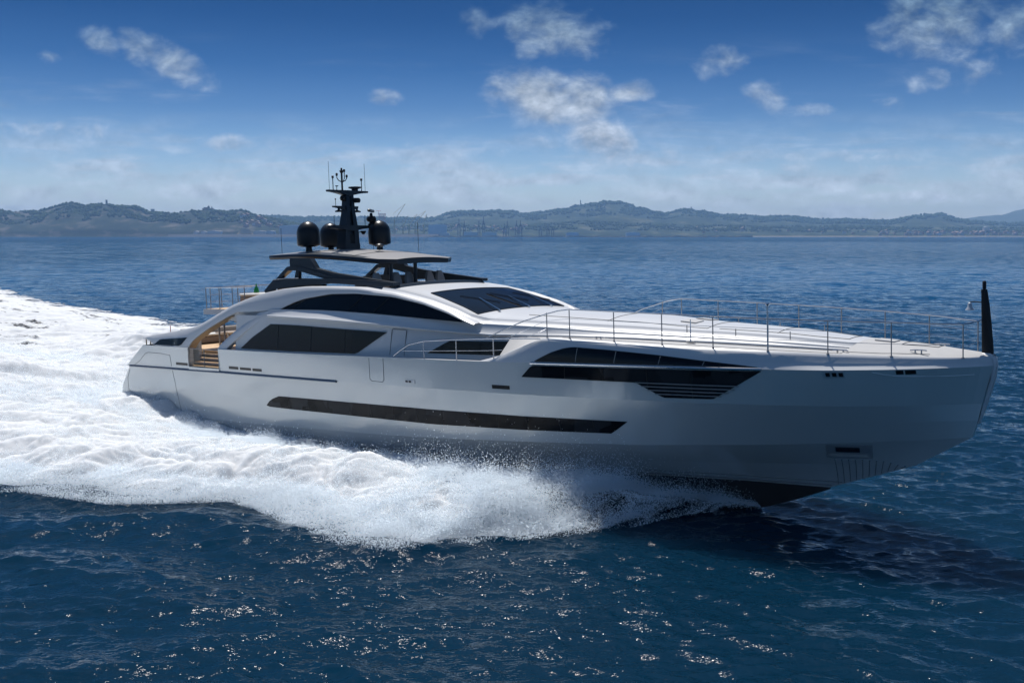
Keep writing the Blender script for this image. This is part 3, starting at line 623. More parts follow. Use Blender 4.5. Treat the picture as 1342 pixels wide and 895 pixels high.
for sd in (-1, 1): seam([(x, sd * (pb(x) - .22)) for x in (29.6, 32, 34, 36, 38, 40, 41.2)], .008); seam([(x, sd * (bl_y(x) + .1)) for x in (31, 33, 35, 37, 38.6)], .008)
for sd in (-1, 1):
    for x_ in (31.0, 38.9, 40.9):
        y_ = sd * (pb(x_) - .30); z_ = deck_z(x_, y_)
        cl = MB(); cl.box((x_ - .09, y_, z_ + .04), (.035, .05, .09)); cl.box((x_ + .09, y_, z_ + .04), (.035, .05, .09)); cl.tube([(x_ - .24, y_, z_ + .085), (x_ - .1, y_, z_ + .1), (x_ + .1, y_, z_ + .1), (x_ + .24, y_, z_ + .085)], .022, 8); cl.build('mooring_cleat', M['steel'], Y)
for x_, y_ in ((33.0, .55), (33.0, -.55), (39.6, 0)):
    hp = MB(); w_ = .3; pts_ = [(x_ - w_, y_ - w_), (x_ + w_, y_ - w_), (x_ + w_, y_ + w_), (x_ - w_, y_ + w_)]
    hp.add([(a_, b0, deck_z(a_, b0) + .012) for a_, b0 in pts_] + [(a_ * .985 + x_ * .015, b0 * .985 + y_ * .015, deck_z(a_, b0) + .04) for a_, b0 in pts_], [(4, 5, 6, 7), (0, 1, 5, 4), (1, 2, 6, 5), (2, 3, 7, 6), (3, 0, 4, 7)]); hp.build('deck_hatch', M['deck'], Y, smooth=False)
# windscreen glass laid over the raked roof
def top_panel(name, P, m, off=.018, n=16, k=14, parent=Y):
    mb = MB(); rows = []
    for i in range(n + 1):
        w = i / n; xl = P[0][0] + (P[1][0] - P[0][0]) * w; yl = P[0][1] + (P[1][1] - P[0][1]) * w; xr_ = P[3][0] + (P[2][0] - P[3][0]) * w; yr_ = P[3][1] + (P[2][1] - P[3][1]) * w
        rows.append([(xl + (xr_ - xl) * j / k, yl + (yr_ - yl) * j / k, topz(xl + (xr_ - xl) * j / k, yl + (yr_ - yl) * j / k) + off) for j in range(k + 1)])
    return mb.grid(rows).build(name, m, parent)
wsf = top_panel('windscreen', [(22.15, -2.45), (24.93, -2.78), (24.93, 2.78), (22.15, 2.45)], M['screen'])
fr = MB(); Pf = [(22.15, -2.45), (24.93, -2.78), (24.93, 2.78), (22.15, 2.45), (22.15, -2.45)]; pts = []
for (a0, b0), (a1, b1) in zip(Pf[:-1], Pf[1:]):
    for w in np.linspace(0, 1, 14): xx, y2 = a0 + (a1 - a0) * w, b0 + (b1 - b0) * w; pts.append((xx, y2, topz(xx, y2) + .012))
fr.tube(pts, .03, 6).build('screen_seal', M['joint'], wsf)
for y0 in (-1.75, 0.1, 1.6):
    w_ = MB(); b0 = (25.15, y0, topz(25.15, y0) + .03); w_.lathe([(.0, 0), (.06, 0), (.06, .07), (0, .09)], (b0[0], b0[1], b0[2] - .03), 10)
    w_.tube([(25.15, y0, b0[2] + .05), (24.5, y0 + .25, topz(24.5, y0 + .25) + .09), (23.5, y0 + .7, topz(23.5, y0 + .7) + .05)], .02, 6)
    o = w_.build('wiper', M['steel'], Y)
    MB().tube([(23.0, y0 + .1, topz(23.0, y0 + .1) + .045), (24.2, y0 + 1.2, topz(24.2, y0 + 1.2) + .045)], .014, 5).build('wiper_blade', M['black'], o)
MB().tube([(23.0, 0, topz(23, 0) + .03), (24.9, 0, topz(24.9, 0) + .03)], .02, 5).build('screen_mullion', M['joint'], wsf)
# ---- side glazing: panels following the surface at y = f(x, z)
allm = MB(); 
def bvh_of(*obs):
    v = []; f = []
    for o in obs:
        k = len(v); v += [tuple(q.co) for q in o.data.vertices]; f += [tuple(i + k for i in p.vertices) for p in o.data.polygons]
    return BVHTree.FromPolygons(v, f)
hb = bvh_of(hull_o, *[o for o in Y.children if o.name.startswith('bulwark')])
def hy(x, z):
    h = hb.ray_cast(Vector((x, -9, z)), Vector((0, 1, 0)))
    return -h[0].y if h[0] else sheer(x)
def wy(x, z): return Wy(x) - .06 * min(1, max(0, (z - 4.08) / .62)) - .10 * max(0, (z - 4.7) / .9)
def panel(name, up, lo, fy, m, off=.02, side=-1, rim=.05, n=46, k=4, parent=Y, label=None, shear=0):
    U_ = np.array(up, float); L_ = np.array(lo, float); x0, x1 = max(U_[0, 0], L_[0, 0]), min(U_[-1, 0], L_[-1, 0])
    mb = MB(); rows = []
    for x in np.linspace(x0, x1, n):
        zt, zb = np.interp(x, U_[:, 0], U_[:, 1]), np.interp(x, L_[:, 0], L_[:, 1])
        if shear:
            X_ = lambda z: x - shear * (1.75 - z)
            r = [(X_(z), side * (fy(X_(z), z) + off), z) for z in [zt + (zb - zt) * j / k for j in range(k + 1)]]
            rows.append(r); continue
        r = [(x, side * (fy(x, zt) - rim), zt + .0)] + [(x, side * (fy(x, zt + (zb - zt) * j / k) + off), zt + (zb - zt) * j / k) for j in range(k + 1)] + [(x, side * (fy(x, zb) - rim), zb)]
        rows.append(r)
    mb.grid(rows, cap=True)
    return mb.build(name, m, parent, angle=30, label=label)
def vlines(par, xs, up, lo, fy, m, off=.03, side=-1, r=.012, slant=0, name='pane_joint'):
    U_ = np.array(up, float); L_ = np.array(lo, float)
    for x in xs:
        zt, zb = np.interp(x, U_[:, 0], U_[:, 1]) - .02, np.interp(x - slant, L_[:, 0], L_[:, 1]) + .02
        MB().tube([(x - slant * w, side * (fy(x - slant * w, zt + (zb - zt) * w) + off), zt + (zb - zt) * w) for w in (0, .25, .5, .75, 1)], r, 5).build(name, m, par)
for sd in (-1, 1):
    up = [(13.27, 1.68), (13.45, 1.85), (13.75, 2.0), (14.22, 2.15), (23.4, 2.21), (32.03, 2.275)]; lo = [(13.27, 1.66), (13.5, 1.62), (15.1, 1.61), (23.4, 1.62), (31.34, 1.80), (32.03, 2.27)]
    p = panel('hull_window', up, lo, hy, M['glass2'], .015, sd, n=80); vlines(p, [14.9 + 1.32 * i for i in range(13)], up, lo, hy, M['joint'], .018, sd, .011)
    up = [(28.77, 4.30), (29.05, 4.44), (29.45, 4.62), (29.95, 4.77), (30.33, 4.82), (31.76, 4.75), (33.5, 4.63), (35.47, 4.45), (36.75, 4.33)]; lo = [(28.77, 4.28), (33, 4.31), (36.75, 4.325)]
    p = panel('forward_upper_window', up, lo, hy, M['glass'], .018, sd, n=50); vlines(p, [30.5, 32.0, 33.6, 35.1], up, lo, hy, M['seat'], .02, sd, .013, .06)
    up = [(28.17, 3.72), (28.62, 4.13), (33, 4.17), (36.86, 4.20)]; lo = [(28.17, 3.70), (30, 3.70), (32.64, 3.69), (33.54, 3.21), (35.2, 3.23), (35.5, 3.40), (36.86, 4.19)]
    p = panel('forward_lower_window', up, lo, hy, M['glass2'], .018, sd, n=70); vlines(p, [30.0, 31.5, 33.1, 34.6], up, lo, hy, M['joint'], .02, sd, .014, .05)
    mb = MB(); mb.tube([(x, sd * (hy(x, cS[3](x) - .01) + .03), cS[3](x) + .0) for x in np.linspace(28.6, 36.9, 30)], .045, 8); mb.build('chrome_strake', M['steel'], Y)
    for i, (xa, xb2_) in enumerate([(32.65, 36.1), (32.85, 35.95), (33.05, 35.75), (33.3, 35.5)]):
        z_ = 3.69 - .12 * i; mb = MB(); P = [(x, sd * (hy(x, z_) + .05), z_) for x in np.linspace(xa, xb2_, 14)]; mb.tube(P, .018, 6); mb.build('window_louvre', M['seat'], Y)
    # saloon window
    up = [(11.35, 4.20), (12.2, 4.72), (13.51, 5.34), (15.5, 5.31), (17.99, 5.22), (20.98, 5.12)]; lo = [(11.35, 4.18), (15, 4.17), (19.31, 4.21), (20.98, 5.11)]
    p = panel('saloon_window', up, lo, wy, M['glass'], .02, sd, n=50); vlines(p, [14.1, 16.4, 18.6], up, lo, wy, M['joint'], .022, sd, .014)
    up = [(23.05, 4.34), (24.06, 4.82), (27.92, 4.86)]; lo = [(23.05, 4.33), (26.66, 4.33), (27.92, 4.85)]
    panel('side_deck_window', up, lo, wy, M['glass'], .02, sd, n=24)
    # upper deck side window in the arch
    up = [(14.04, 5.99), (14.89, 6.28), (15.65, 6.46), (17.39, 6.66), (18.97, 6.67), (21.11, 6.53), (22.74, 6.25), (24.08, 5.90), (24.8, 5.66)]; lo = [(14.04, 5.98), (16.6, 5.99), (19.8, 5.88), (22.9, 5.68), (24.8, 5.56)]
    p = panel('upper_side_window', up, lo, lambda x, z: ay(x, z) - .10, M['glass'], .0, sd, n=60, rim=.03); vlines(p, [15.7, 19.4, 20.9], up, lo, lambda x, z: ay(x, z) - .10, M['joint'], .006, sd, .02, .9 if sd else 0)
    # quarter window in the wing
    panel('quarter_window', [(4.07, 4.17), (4.56, 4.43), (7.05, 4.585)], [(4.07, 4.15), (6.5, 4.16), (7.05, 4.58)], lambda x, z: ay(x, z) + .03, M['glass'], .012, sd, n=14)
    # vents and fairleads
    for x0_, x1_, z0_, z1_ in ((5.97, 7.02, 3.20, 3.33), (10.59, 11.35, 3.21, 3.34), (11.49, 12.34, 3.21, 3.33), (12.46, 13.14, 3.20, 3.32), (26.77, 27.58, 3.21, 3.35)):
        panel('side_vent', [(x0_, z1_), (x1_, z1_)], [(x0_, z0_), (x1_, z0_)], hy, M['joint'], .008, sd, n=4, k=1)
    for x0_, x1_, z0_, z1_ in ((22.35, 22.9, 3.19, 3.32), (38.66, 39.18, 4.04, 4.22)):
        p = panel('fairlead', [(x0_, z1_), (x1_, z1_)], [(x0_, z0_), (x1_, z0_)], hy, M['polish'], .02, sd, n=4, k=1)
        w = (x1_ - x0_) / 3
        for j in ((0, 1) if x0_ < 30 else (0, 1, 2)): panel('fairlead_opening', [(x0_ + .04 + j * w, z1_ - .03), (x0_ + w * (j + 1) - .02, z1_ - .03)], [(x0_ + .04 + j * w, z0_ + .03), (x0_ + w * (j + 1) - .02, z0_ + .03)], hy, M['joint'], .03, sd, n=3, k=1, parent=p)
    for x0_, x1_ in ((40.5, 40.68), (40.72, 40.98)): panel('bow_fairlead', [(x0_, 4.26), (x1_, 4.26)], [(x0_, 4.13), (x1_, 4.14)], hy, M['joint'], .01, sd, n=3, k=1)
    mb = MB(); mb.tube([(x, sd * (hy(x, z_) + .0), z_) for x, z_ in [(39.9, 4.2), (40.2, 4.12), (40.6, 4.07), (41.0, 4.055), (41.6, 4.05), (42.1, 4.06), (42.3, 4.07)]], .022, 6); mb.build('bow_groove_moulding', M['hull'], Y)
    # rub rail
    mb = MB(); P = [(x, hy(x, 3.0) if x > 1.6 else BY(x), float(np.interp(x, [1, 10, 18], [2.95, 3.03, 3.03]))) for x in np.linspace(1.35, 18.25, 40)]
    mb.grid([[(x, sd * (y_ - .02), z_ + .05), (x, sd * (y_ + .05), z_ + .04), (x, sd * (y_ + .07), z_), (x, sd * (y_ + .05), z_ - .05), (x, sd * (y_ - .02), z_ - .06)] for x, y_, z_ in P], cap=True); rb = mb.build('rub_rail', M['rub'], Y)
    mb = MB(); mb.tube([(x, sd * (y_ + .075), z_ - .015) for x, y_, z_ in P], .012, 6); mb.build('rub_strip', M['steel'], rb)
    # panel seams on the topsides
    def hseam(pts, r=.011, name='topside_seam', fy=hy):
        P = []
        for (x0_, z0_), (x1_, z1_) in zip(pts[:-1], pts[1:]):
            for w in np.linspace(0, 1, 8): x_, z_ = x0_ + (x1_ - x0_) * w, z0_ + (z1_ - z0_) * w; P.append((x_, sd * (fy(x_, z_) + .002), z_))
        return MB().tube(P, r, 5).build(name, M['seam'], Y)
    hseam([(1.75, 2.98), (2.4, 3.25), (3.05, 3.66), (3.4, 3.73), (4.6, 3.72), (5.46, 3.66), (5.52, 3.1)]); hseam([(5.55, 2.9), (5.7, 2.3), (5.9, 1.3), (6.05, .7)]); hseam([(1.3, 2.75), (1.0, 2.3), (1.0, 1.6), (1.35, .72)])
    hseam([(20.35, 4.1), (20.32, 3.25), (20.42, 3.17), (21.05, 3.15), (21.15, 3.25), (21.18, 4.12)])
    hseam([(21.18, 4.22), (21.25, 5.2), (21.3, 5.25), (21.95, 5.22), (21.98, 5.15), (21.9, 4.2)], .012, 'side_door_outline', wy)
# stem bar
for sd in (-1, 1):
    st = MB()
    st.tube([(42.4, sd * .10, 4.60), (42.60, sd * .11, 4.60), (42.70, sd * .11, 4.50), (42.73, sd * .11, 4.3), (42.68, sd * .10, 3.9), (42.55, sd * .085, 3.4), (42.42, sd * .06, 2.95), (42.30, sd * .02, 2.55)], .085, 10, .035)
    st.build('stem_bar', M['white'], Y)
MB().tube([(42.66, 0, 4.5), (42.74, 0, 4.25), (42.66, 0, 3.8), (42.46, 0, 3.1), (42.3, 0, 2.6)], .035, 8).build('stem_groove', M['seam'], Y)
# anchor pocket
ya_ = lambda x, z: hy(x, z)
pk = panel('anchor_pocket', [(38.13, 1.74), (39.43, 1.76)], [(38.13, 1.23), (39.43, 1.25)], hy, M['polish'], .012, -1, n=6, k=3, shear=.27)
for (xa, xb2_, z0_, z1_, m_, nm) in ((38.22, 39.33, 1.30, 1.40, 'cushion', 'anchor_shank'), (38.22, 38.32, 1.37, 1.68, 'polish', 'anchor_fluke'), (39.17, 39.33, 1.37, 1.68, 'polish', 'anchor_fluke'), (38.40, 39.08, 1.47, 1.66, 'steeldk', 'anchor_recess')):
    panel(nm, [(xa, z1_), (xb2_, z1_)], [(xa, z0_), (xb2_, z0_)], hy, M[m_], .03 if m_ in ('polish', 'cushion') else .02, -1, n=5, k=2, parent=pk, shear=.27)
gr = MB()
for i in range(14):
    x_ = 38.18 + i * .2; zt = 1.17 - max(0, i - 7) * .045
    zb = np.interp(x_ - .2, [37.7, 38.8, 40.4, 41.1], [.05, .43, 1.06, 1.45]) + .06
    if zt - zb > .05: gr.tube([(x_ - .16 * w, -(hy(x_ - .16 * w, zt + (zb - zt) * w) + .004), zt + (zb - zt) * w) for w in np.linspace(0, 1, 6)], .009, 5)
gr.build('anchor_guard_grooves', M['seam'], Y)
gr = MB()
for i in range(14):
    x_ = 38.18 + i * .2; zt = 1.17 - max(0, i - 7) * .045
    gr.box((x_, -(hy(x_, zt) + .008), zt + .01), (.06, .02, .022))
gr.build('anchor_guard_studs', M['steel'], Y)
# ---- guard rails on the foredeck: each stanchion a part, the rail and the wires continuous
PX = [29.13, 30.06, 31.78, 33.52, 35.26, 36.97, 38.67, 40.32, 42.05]
for sd in (-1, 1):
    for x in PX:
        z_ = sh2(x); mb = MB(); mb.lathe([(.045, 0), (.045, .012), (.022, .02), (.019, .06), (.018, .98 if x > 29.5 else .86)], (x, sd * pb(x), z_ - .005), 10); mb.build('stanchion', M['steeldk'], Y)
    start = [(26.5, sd * 4.12, 5.05), (27.4, sd * 4.05, 5.40), (28.2, sd * 3.98, 5.68), (29.13, sd * pb(29.13), 5.93), (29.6, sd * pb(29.6), 6.04)]
    top = start + [(x, sd * pb(x), sh2(x) + 1.0 - .015 * (x > 41)) for x in np.arange(30.06, 42.06, .6)] + [(42.3, sd * .3, 5.62), (42.4, sd * .08, 5.66)]
    MB().tube(top, .021, 8).build('top_rail', M['steel'], Y)
    for h_, x_s in ((.68, 27.3), (.36, 28.1)):
        P = [(x_s, sd * 4.05, 5.02), (29.13, sd * pb(29.13), sh2(29.13) + h_ * .85)] + [(x, sd * pb(x), sh2(x) + h_) for x in np.arange(30.06, 42.1, .6)] + [(42.35, sd * .15, 4.62 + h_)]
        MB().tube(P, .008 if x_s > 0 else .01, 6).build('guard_wire', M['steel'], Y)
    # side deck rail on the bulwark
    P = [(21.66, 4.19), (22.1, 4.45), (22.59, 4.69), (23.41, 4.85), (25.06, 4.96), (26.6, 5.02), (28.97, 5.07)]
    P2_ = [(x, sd * (sheer(x) - .08), z_) for x, z_ in P]; MB().tube(P2_, .024, 8).build('side_deck_rail', M['steel'], Y)
    for k_ in (.36,):
        MB().tube([(22.2, sd * 4.27, 4.44), (24, sd * 4.27, 4.5), (26.4, sd * 4.2, 4.58), (27.2, sd * 4.1, 4.62)], .01, 6).build('side_deck_wire', M['steel'], Y)
    for x in (23.4, 25.08, 26.88):
        MB().tube([(x, sd * (sheer(x) - .08), cS[3](x)), (x, sd * (sheer(x) - .08), float(np.interp(x, [q[0] for q in P], [q[1] for q in P])))], .02, 8).build('side_deck_stanchion', M['steel'], Y)
    # coachroof grab rail stubs with thin rail
    q_ = [(33.55, 1.9), (35.25, 1.7), (37.0, 1.4)]
    for x, y_ in q_: MB().tube([(x, sd * y_, topz(x, y_) - .02), (x, sd * y_, topz(x, y_) + .24)], .016, 6).build('sunpad_rail_post', M['steeldk'], Y)
    # side deck
MB().grid([[(x, -(sheer(x) - .1), 4.07), (x, -(Wy(x) - .02), 4.075)] for x in np.arange(20.5, 29, .5)]).mirror().build('side_deck', M['wicker'], Y)
t_ = MB(); t_.tube([(36.97, -2.97, 4.75), (36.97, -2.97, 6.22)], .028, 10); t_.lathe([(0, -.06), (.05, -.04), (.065, 0), (.05, .04), (0, .06)], (36.97, -2.97, 6.25), 12); t_.build('docking_light_post', M['steel'], Y)
t_ = MB(); t_.lathe([(.0, 0), (.16, 0), (.16, .02), (.03, .03), (.016, .05), (.016, .72)], (34.08, -2.6, 5.0), 14); t_.build('deck_antenna_post', M['steel'], Y)
# ---- jackstaff and bell
j = MB(); 
rows = []
for z_, w0, w1, th_ in ((4.5, 42.38, 42.70, .10), (4.9, 42.37, 42.68, .095), (5.5, 42.36, 42.63, .085), (6.1, 42.35, 42.57, .075), (6.55, 42.34, 42.50, .065)):
    rows.append([(w0, -th_ * .6, z_), (w0 + .06, -th_, z_), (w1 - .08, -th_, z_), (w1, 0, z_), (w1 - .08, th_, z_), (w0 + .06, th_, z_), (w0, th_ * .6, z_)])
j.grid(rows, close=True, cap=True); jo = j.build('jackstaff', M['black'], Y)
MB().lathe([(.0, 0), (.04, 0), (.055, .02), (.055, .22), (.03, .25), (0, .25)], (42.42, 0, 6.55), 14).build('bow_light', M['black'], jo)
MB().tube([(42.36, 0, 6.16), (42.2, 0, 6.18), (42.02, 0, 6.18)], .018, 6).build('bell_bracket', M['black'], jo)
MB().lathe([(.0, .17), (.03, .17), (.05, .15), (.06, .08), (.075, .02), (.12, -.04), (.125, -.055), (.105, -.05), (.06, .0), (.0, .12)], (42.02, 0, 5.99), 20).build('bell', M['polish'], jo)
# ---- hardtop
ht_w = T_((11.5, 2.35), (11.8, 2.42), (16, 2.5), (18.2, 2.42), (18.9, 2.3), (19.35, 1.6)); ez = T_((11.5, 8.43), (13.5, 8.44), (15.45, 8.38), (17.2, 8.24), (19, 8.07), (19.5, 8.03)); czz = T_((11.5, 8.56), (13, 8.62), (14.6, 8.62), (16.6, 8.5), (19, 8.18), (19.5, 8.08))
top = MB(); edge = MB(); xh = [11.5, 11.6, 12, 13, 14, 15, 16, 17, 18, 18.5, 18.9, 19.15, 19.35]
ns = 14
rt = []; re = []
for x in xh:
    hw = ht_w(x); r = []
    for k in range(ns + 1):
        y_ = -hw + 2 * hw * k / ns; w = 1 - (abs(y_) / hw) ** 2.2; r.append((x, y_, ez(x) + (czz(x) - ez(x)) * w))
    rt.append([(a_, b0 * .985, c_ + .004) for a_, b0, c_ in r]); 
    re.append(r + [(x, hw + .02, ez(x) - .1), (x, hw - .05, ez(x) - .20), (x, 0, ez(x) - .17), (x, -hw + .05, ez(x) - .20), (x, -hw - .02, ez(x) - .1)])
edge.grid(re, close=True, cap=True); ho = edge.build('hardtop', M['dark'], Y, angle=30)
top.grid(rt); top.build('hardtop_skin', M['darktop'], ho)
for x in (14.6, 17.3):
    MB().tube([(x, y_, ez(x) + (czz(x) - ez(x)) * (1 - (abs(y_) / ht_w(x)) ** 2.2) + .008) for y_ in np.linspace(-2.3, 2.3, 12)], .012, 5).build('hardtop_seam', M['seam'], ho)
UPF = [(13.66, 7.86), (13.66, 8.27), (15.12, 8.22), (15.5, 7.77), (16.73, 7.54), (18.9, 7.27), (20.48, 7.08), (20.48, 6.95), (19.56, 6.93), (16.9, 7.24), (15.9, 7.46), (14.9, 7.72), (14.3, 7.84)]
LEG = [(12.50, 7.25), (13.47, 7.86), (13.7, 7.90), (14.35, 7.87), (15.3, 7.68), (16.5, 7.42), (17.3, 7.24), (16.5, 7.22), (15.82, 7.35), (14.26, 7.69), (13.57, 7.70), (12.86, 7.31)]
LOW = [(11.82, 6.80), (12.55, 7.30), (13.4, 7.345), (14.6, 7.33), (16.7, 7.29), (18.9, 7.2), (20.5, 7.08), (20.5, 6.95), (19.56, 6.93), (16.72, 7.09), (14.3, 7.02), (12.6, 6.86), (11.9, 6.70)]
BAS = [(11.6, 6.0), (11.66, 6.5), (11.9, 6.74), (14.3, 7.03), (15.9, 7.06), (15.75, 6.6), (15.5, 6.2)]
for sd in (-1, 1):
    s0, s1 = (sd * 2.62, sd * 2.86)
    o = MB().prism(UPF, s0, s1).build('hardtop_strut', M['dark'], Y, angle=30)
    MB().prism(LEG, sd * 2.64, sd * 2.90).build('strut_leg', M['dark'], o, angle=30)
    MB().prism(LOW, sd * 2.58, sd * 2.98).build('strut_sill', M['dark'], o, angle=30)
    MB().prism(BAS, sd * 2.62, sd * 2.88).build('strut_base', M['black'], o, angle=30)
    MB().prism([(13.9, 7.3), (14.05, 7.7), (14.25, 7.7), (14.2, 7.3)], sd * 2.66, sd * 2.84).build('strut_mullion', M['dark'], o)
    MB().tube([(12.6, sd * 2.99, 7.31), (13.6, sd * 2.99, 7.36), (14.4, sd * 2.99, 7.355)], .012, 6).build('strut_trim', M['steel'], o)
    cl = MB(); cl.lathe([(.0, 0), (.05, 0), (.03, .03), (.02, .12), (.045, .15), (.045, .2), (0, .2)], (13.15, sd * 3.25, 6.70), 10); cl.build('searchlight', M['steel'], Y)
for y_ in (-1.45, .04): MB().tube([(18.8, y_, 6.1), (18.8, y_, 8.0)], .085, 10).build('hardtop_post', M['dark'], Y)
# fly windscreen coaming
cm_ = MB(); rows = []
for y_ in np.linspace(-2.72, 2.72, 15):
    x = 20.45 - .12 * (y_ / 2.7) ** 2 + .1; z0 = topz(20.4, y_) if abs(y_) < 2.9 else 6.9
    rows.append([(x + .12, y_, z0 - .03), (x, y_, z0 + .08), (x - .12, y_, z0 + .085), (x - .5, y_, z0 - .04), (x - .5, y_, z0 - .5)])
cm_.grid(rows, cap=True); cm_.build('fly_coaming', M['dark'], Y)
# fly deck floor with aft balcony
flr = MB(); P = [(6.2, 2.6), (6.2, -2.6), (9.2, -2.75), (9.6, -3.3), (20, -3.0), (20, 3.0), (9.6, 3.3), (9.2, 2.75)]
flr.prism([(a_, b0) for a_, b0 in P], 5.62, 5.88, 'z'); flr.build('upper_deck', M['white'], Y, angle=30)
MB().prism([(6.3, 2.5), (6.3, -2.5), (9.2, -2.65), (11, -2.5), (20, -2.4), (20, 2.4), (9.2, 2.65)], 5.88, 5.90, 'z').build('upper_deck_teak', M['teak'], Y)
for sd in (-1, 1): MB().prism([(9.3, 5.42), (9.3, 5.88), (13.2, 5.95), (13.2, 5.38)], sd * 3.5, sd * 3.66).build('overhang_fascia', M['white'], Y)
MB().box((11.4, -3.67, 5.66), (1.5, .02, .035)).build('courtesy_light', M['cushion'], Y)
rp_ = [(6.35, -2.5), (6.35, -2.25), (6.35, -1.6), (6.35, -.6), (6.35, .6), (6.35, 1.6), (6.35, 2.5), (7.5, -2.5), (8.6, -2.5), (7.5, 2.5), (8.6, 2.5), (9.6, -2.5), (9.6, 2.5)]
for x, y_ in rp_: MB().tube([(x, y_, 5.88), (x, y_, 6.96)], .022, 8).build('balcony_post', M['steeldk'], Y)
MB().tube([(10.2, -2.5, 6.97), (6.38, -2.5, 6.97), (6.35, -2.4, 6.97), (6.35, 2.4, 6.97), (6.38, 2.5, 6.97), (10.2, 2.5, 6.97)], .028, 8).build('balcony_rail', M['steel'], Y)
for h_ in (6.25, 6.6): MB().tube([(10.2, -2.5, h_), (6.38, -2.5, h_), (6.35, -2.4, h_), (6.35, 2.4, h_), (6.38, 2.5, h_), (10.2, 2.5, h_)], .008, 6).build('balcony_wire', M['steel'], Y)
# fly furniture: bar sofa and helm seats
so_ = MB(); so_.box((8.5, -.2, 6.2), (1.5, 2.6, .6), .06); o = so_.build('fly_sofa', M['wicker'], Y)
cu = MB(); cu.box((8.5, -.2, 6.55), (1.55, 2.65, .12), .04); cu.build('sofa_cushion', M['cushion'], o)
for x, y_ in ((18.8, -1.94), (18.9, -.88), (18.9, -.10), (18.9, 1.2), (18.9, 1.88)):
    s_ = MB(); s_.box((x - .1, y_, 6.62), (.5, .52, .14), .05)
    rows = []
    for k in range(7):
        w = k / 6; hw = .27 * (1 - .55 * w ** 3); rows.append([(x - .3 - .12 * w - .05, y_ - hw, 6.82 + .66 * w), (x - .3 - .12 * w - .08, y_, 6.82 + .68 * w), (x - .3 - .12 * w - .05, y_ + hw, 6.82 + .66 * w), (x - .3 - .12 * w + .07, y_ + hw * .9, 6.82 + .66 * w), (x - .3 - .12 * w + .1, y_, 6.82 + .67 * w), (x - .3 - .12 * w + .07, y_ - hw * .9, 6.82 + .66 * w)])
    s_.grid(rows, close=True, cap=True); o = s_.build('helm_seat', M['seat'], Y)
    MB().lathe([(.16, 0), (.05, .04), (.05, .65)], (x - .1, y_, 5.9), 10).build('seat_pedestal', M['steel'], o)
MB().box((20.0, -.6, 6.75), (.5, 1.6, .5), .08).build('fly_console', M['black'], Y)
# ---- cockpit
ck = MB(); ck.prism([(2.4, -3.3), (11.2, -3.3), (11.2, 3.3), (2.4, 3.3)], 3.8, 3.92, 'z'); ck.build('cockpit_floor', M['teak'], Y)
ck = MB(); ck.prism([(7.2, -4.2), (9.8, -4.25), (9.8, 4.25), (7.2, 4.2)], 2.98, 3.14, 'z'); ck.build('gate_landing', M['teak'], Y)
for sd in (-1, 1):
    for k in range(4):
        s_ = MB(); s_.box((8.5, sd * (3.98 - .2 * k), 3.20 + .18 * k), (2.55, .25, .03)); o = s_.build('boarding_step', M['teak'], Y)
        MB().box((8.5, sd * (3.90 - .2 * k), 3.12 + .18 * k), (2.5, .02, .15)).build('step_riser', M['cushion'], o)
cw = MB()
for sd in (-1, 1): cw.prism([(2.6, 3.2), (2.9, 4.3), (7.1, 4.5), (7.1, 3.2)], sd * 3.4, sd * 3.55)
cw.prism([(2.2, 3.0), (2.5, 4.1), (2.75, 4.1), (2.75, 3.0)], -3.5, 3.5)
cw.build('cockpit_coaming', M['white'], Y)
cs = MB(); cs.box((3.5, .3, 4.15), (1.1, 4.6, .42), .08); cs.box((2.95, .3, 4.5), (.25, 4.6, .5), .08); o = cs.build('cockpit_sofa', M['wicker'], Y)
MB().box((3.6, .3, 4.40), (1.0, 4.5, .12), .04).build('sofa_cushion', M['cushion'], o)
tb = MB(); tb.box((5.3, .2, 4.55), (1.2, 2.4, .06), .02); o = tb.build('cockpit_table', M['tan'], Y)
for y_ in (-.6, 1.0): MB().lathe([(.2, 0), (.05, .04), (.05, .6)], (5.3, y_, 3.93), 10).build('table_leg', M['steel'], o)
for x in (6.3, 6.75): MB().tube([(x, -1.8, 3.92), (x, -1.8, 5.65)], .05, 8).build('overhang_post', M['steeldk'], Y)
for sd in (-1.5, -.9):
    MB().tube([(6.9, sd, 5.55), (7.6, sd, 5.0), (8.6, sd, 4.1)], .03, 8).build('stair_rail', M['steel'], Y)
for k in range(7): MB().box((7.2 + .22 * k, -1.2, 5.4 - .21 * k), (.26, .7, .04)).build('stair_tread', M['cushion'], Y)
# aft bulkhead with glass door
bk_ = MB(); bk_.box((11.3, 0, 4.75), (.1, 7.6, 1.75)); bk_.build('saloon_bulkhead', M['white'], Y)
for y_ in (-1.6, .1, 1.8): MB().box((11.24, y_, 4.72), (.03, 1.6, 1.5)).build('saloon_door', M['glass'], Y)
for x in (2.95, 3.35):
    MB().tube([(x, -3.95, 4.05), (x, -3.95, 4.45)], .03, 8).build('wing_post', M['tan'], Y)
MB().tube([(6.6, 2.2, 4.9), (6.6, 2.2, 5.4)], .0, 4)
# gate: glass wind-break with posts
gt = MB(); gt.tube([(7.22, -4.18, 3.16), (7.22, -4.18, 4.08), (8.6, -4.2, 4.05), (9.7, -4.22, 4.05)], .022, 8); gt.tube([(8.5, -4.2, 3.16), (8.5, -4.2, 4.06)], .022, 8)
for h_ in (3.4, 3.62, 3.84): gt.tube([(7.22, -4.18, h_), (9.7, -4.22, h_)], .008, 6)
gt.build('boarding_gate', M['steeldk'], Y)
# stern light staff on the wing
MB().tube([(5.2, -3.9, 4.8), (5.2, -3.9, 5.12)], .02, 6).build('stern_staff', M['red'], Y)
# swim platform edge
MB().box((.3, 0, .55), (1.0, 7.2, .12), .04).build('swim_platform', M['teak'], Y)
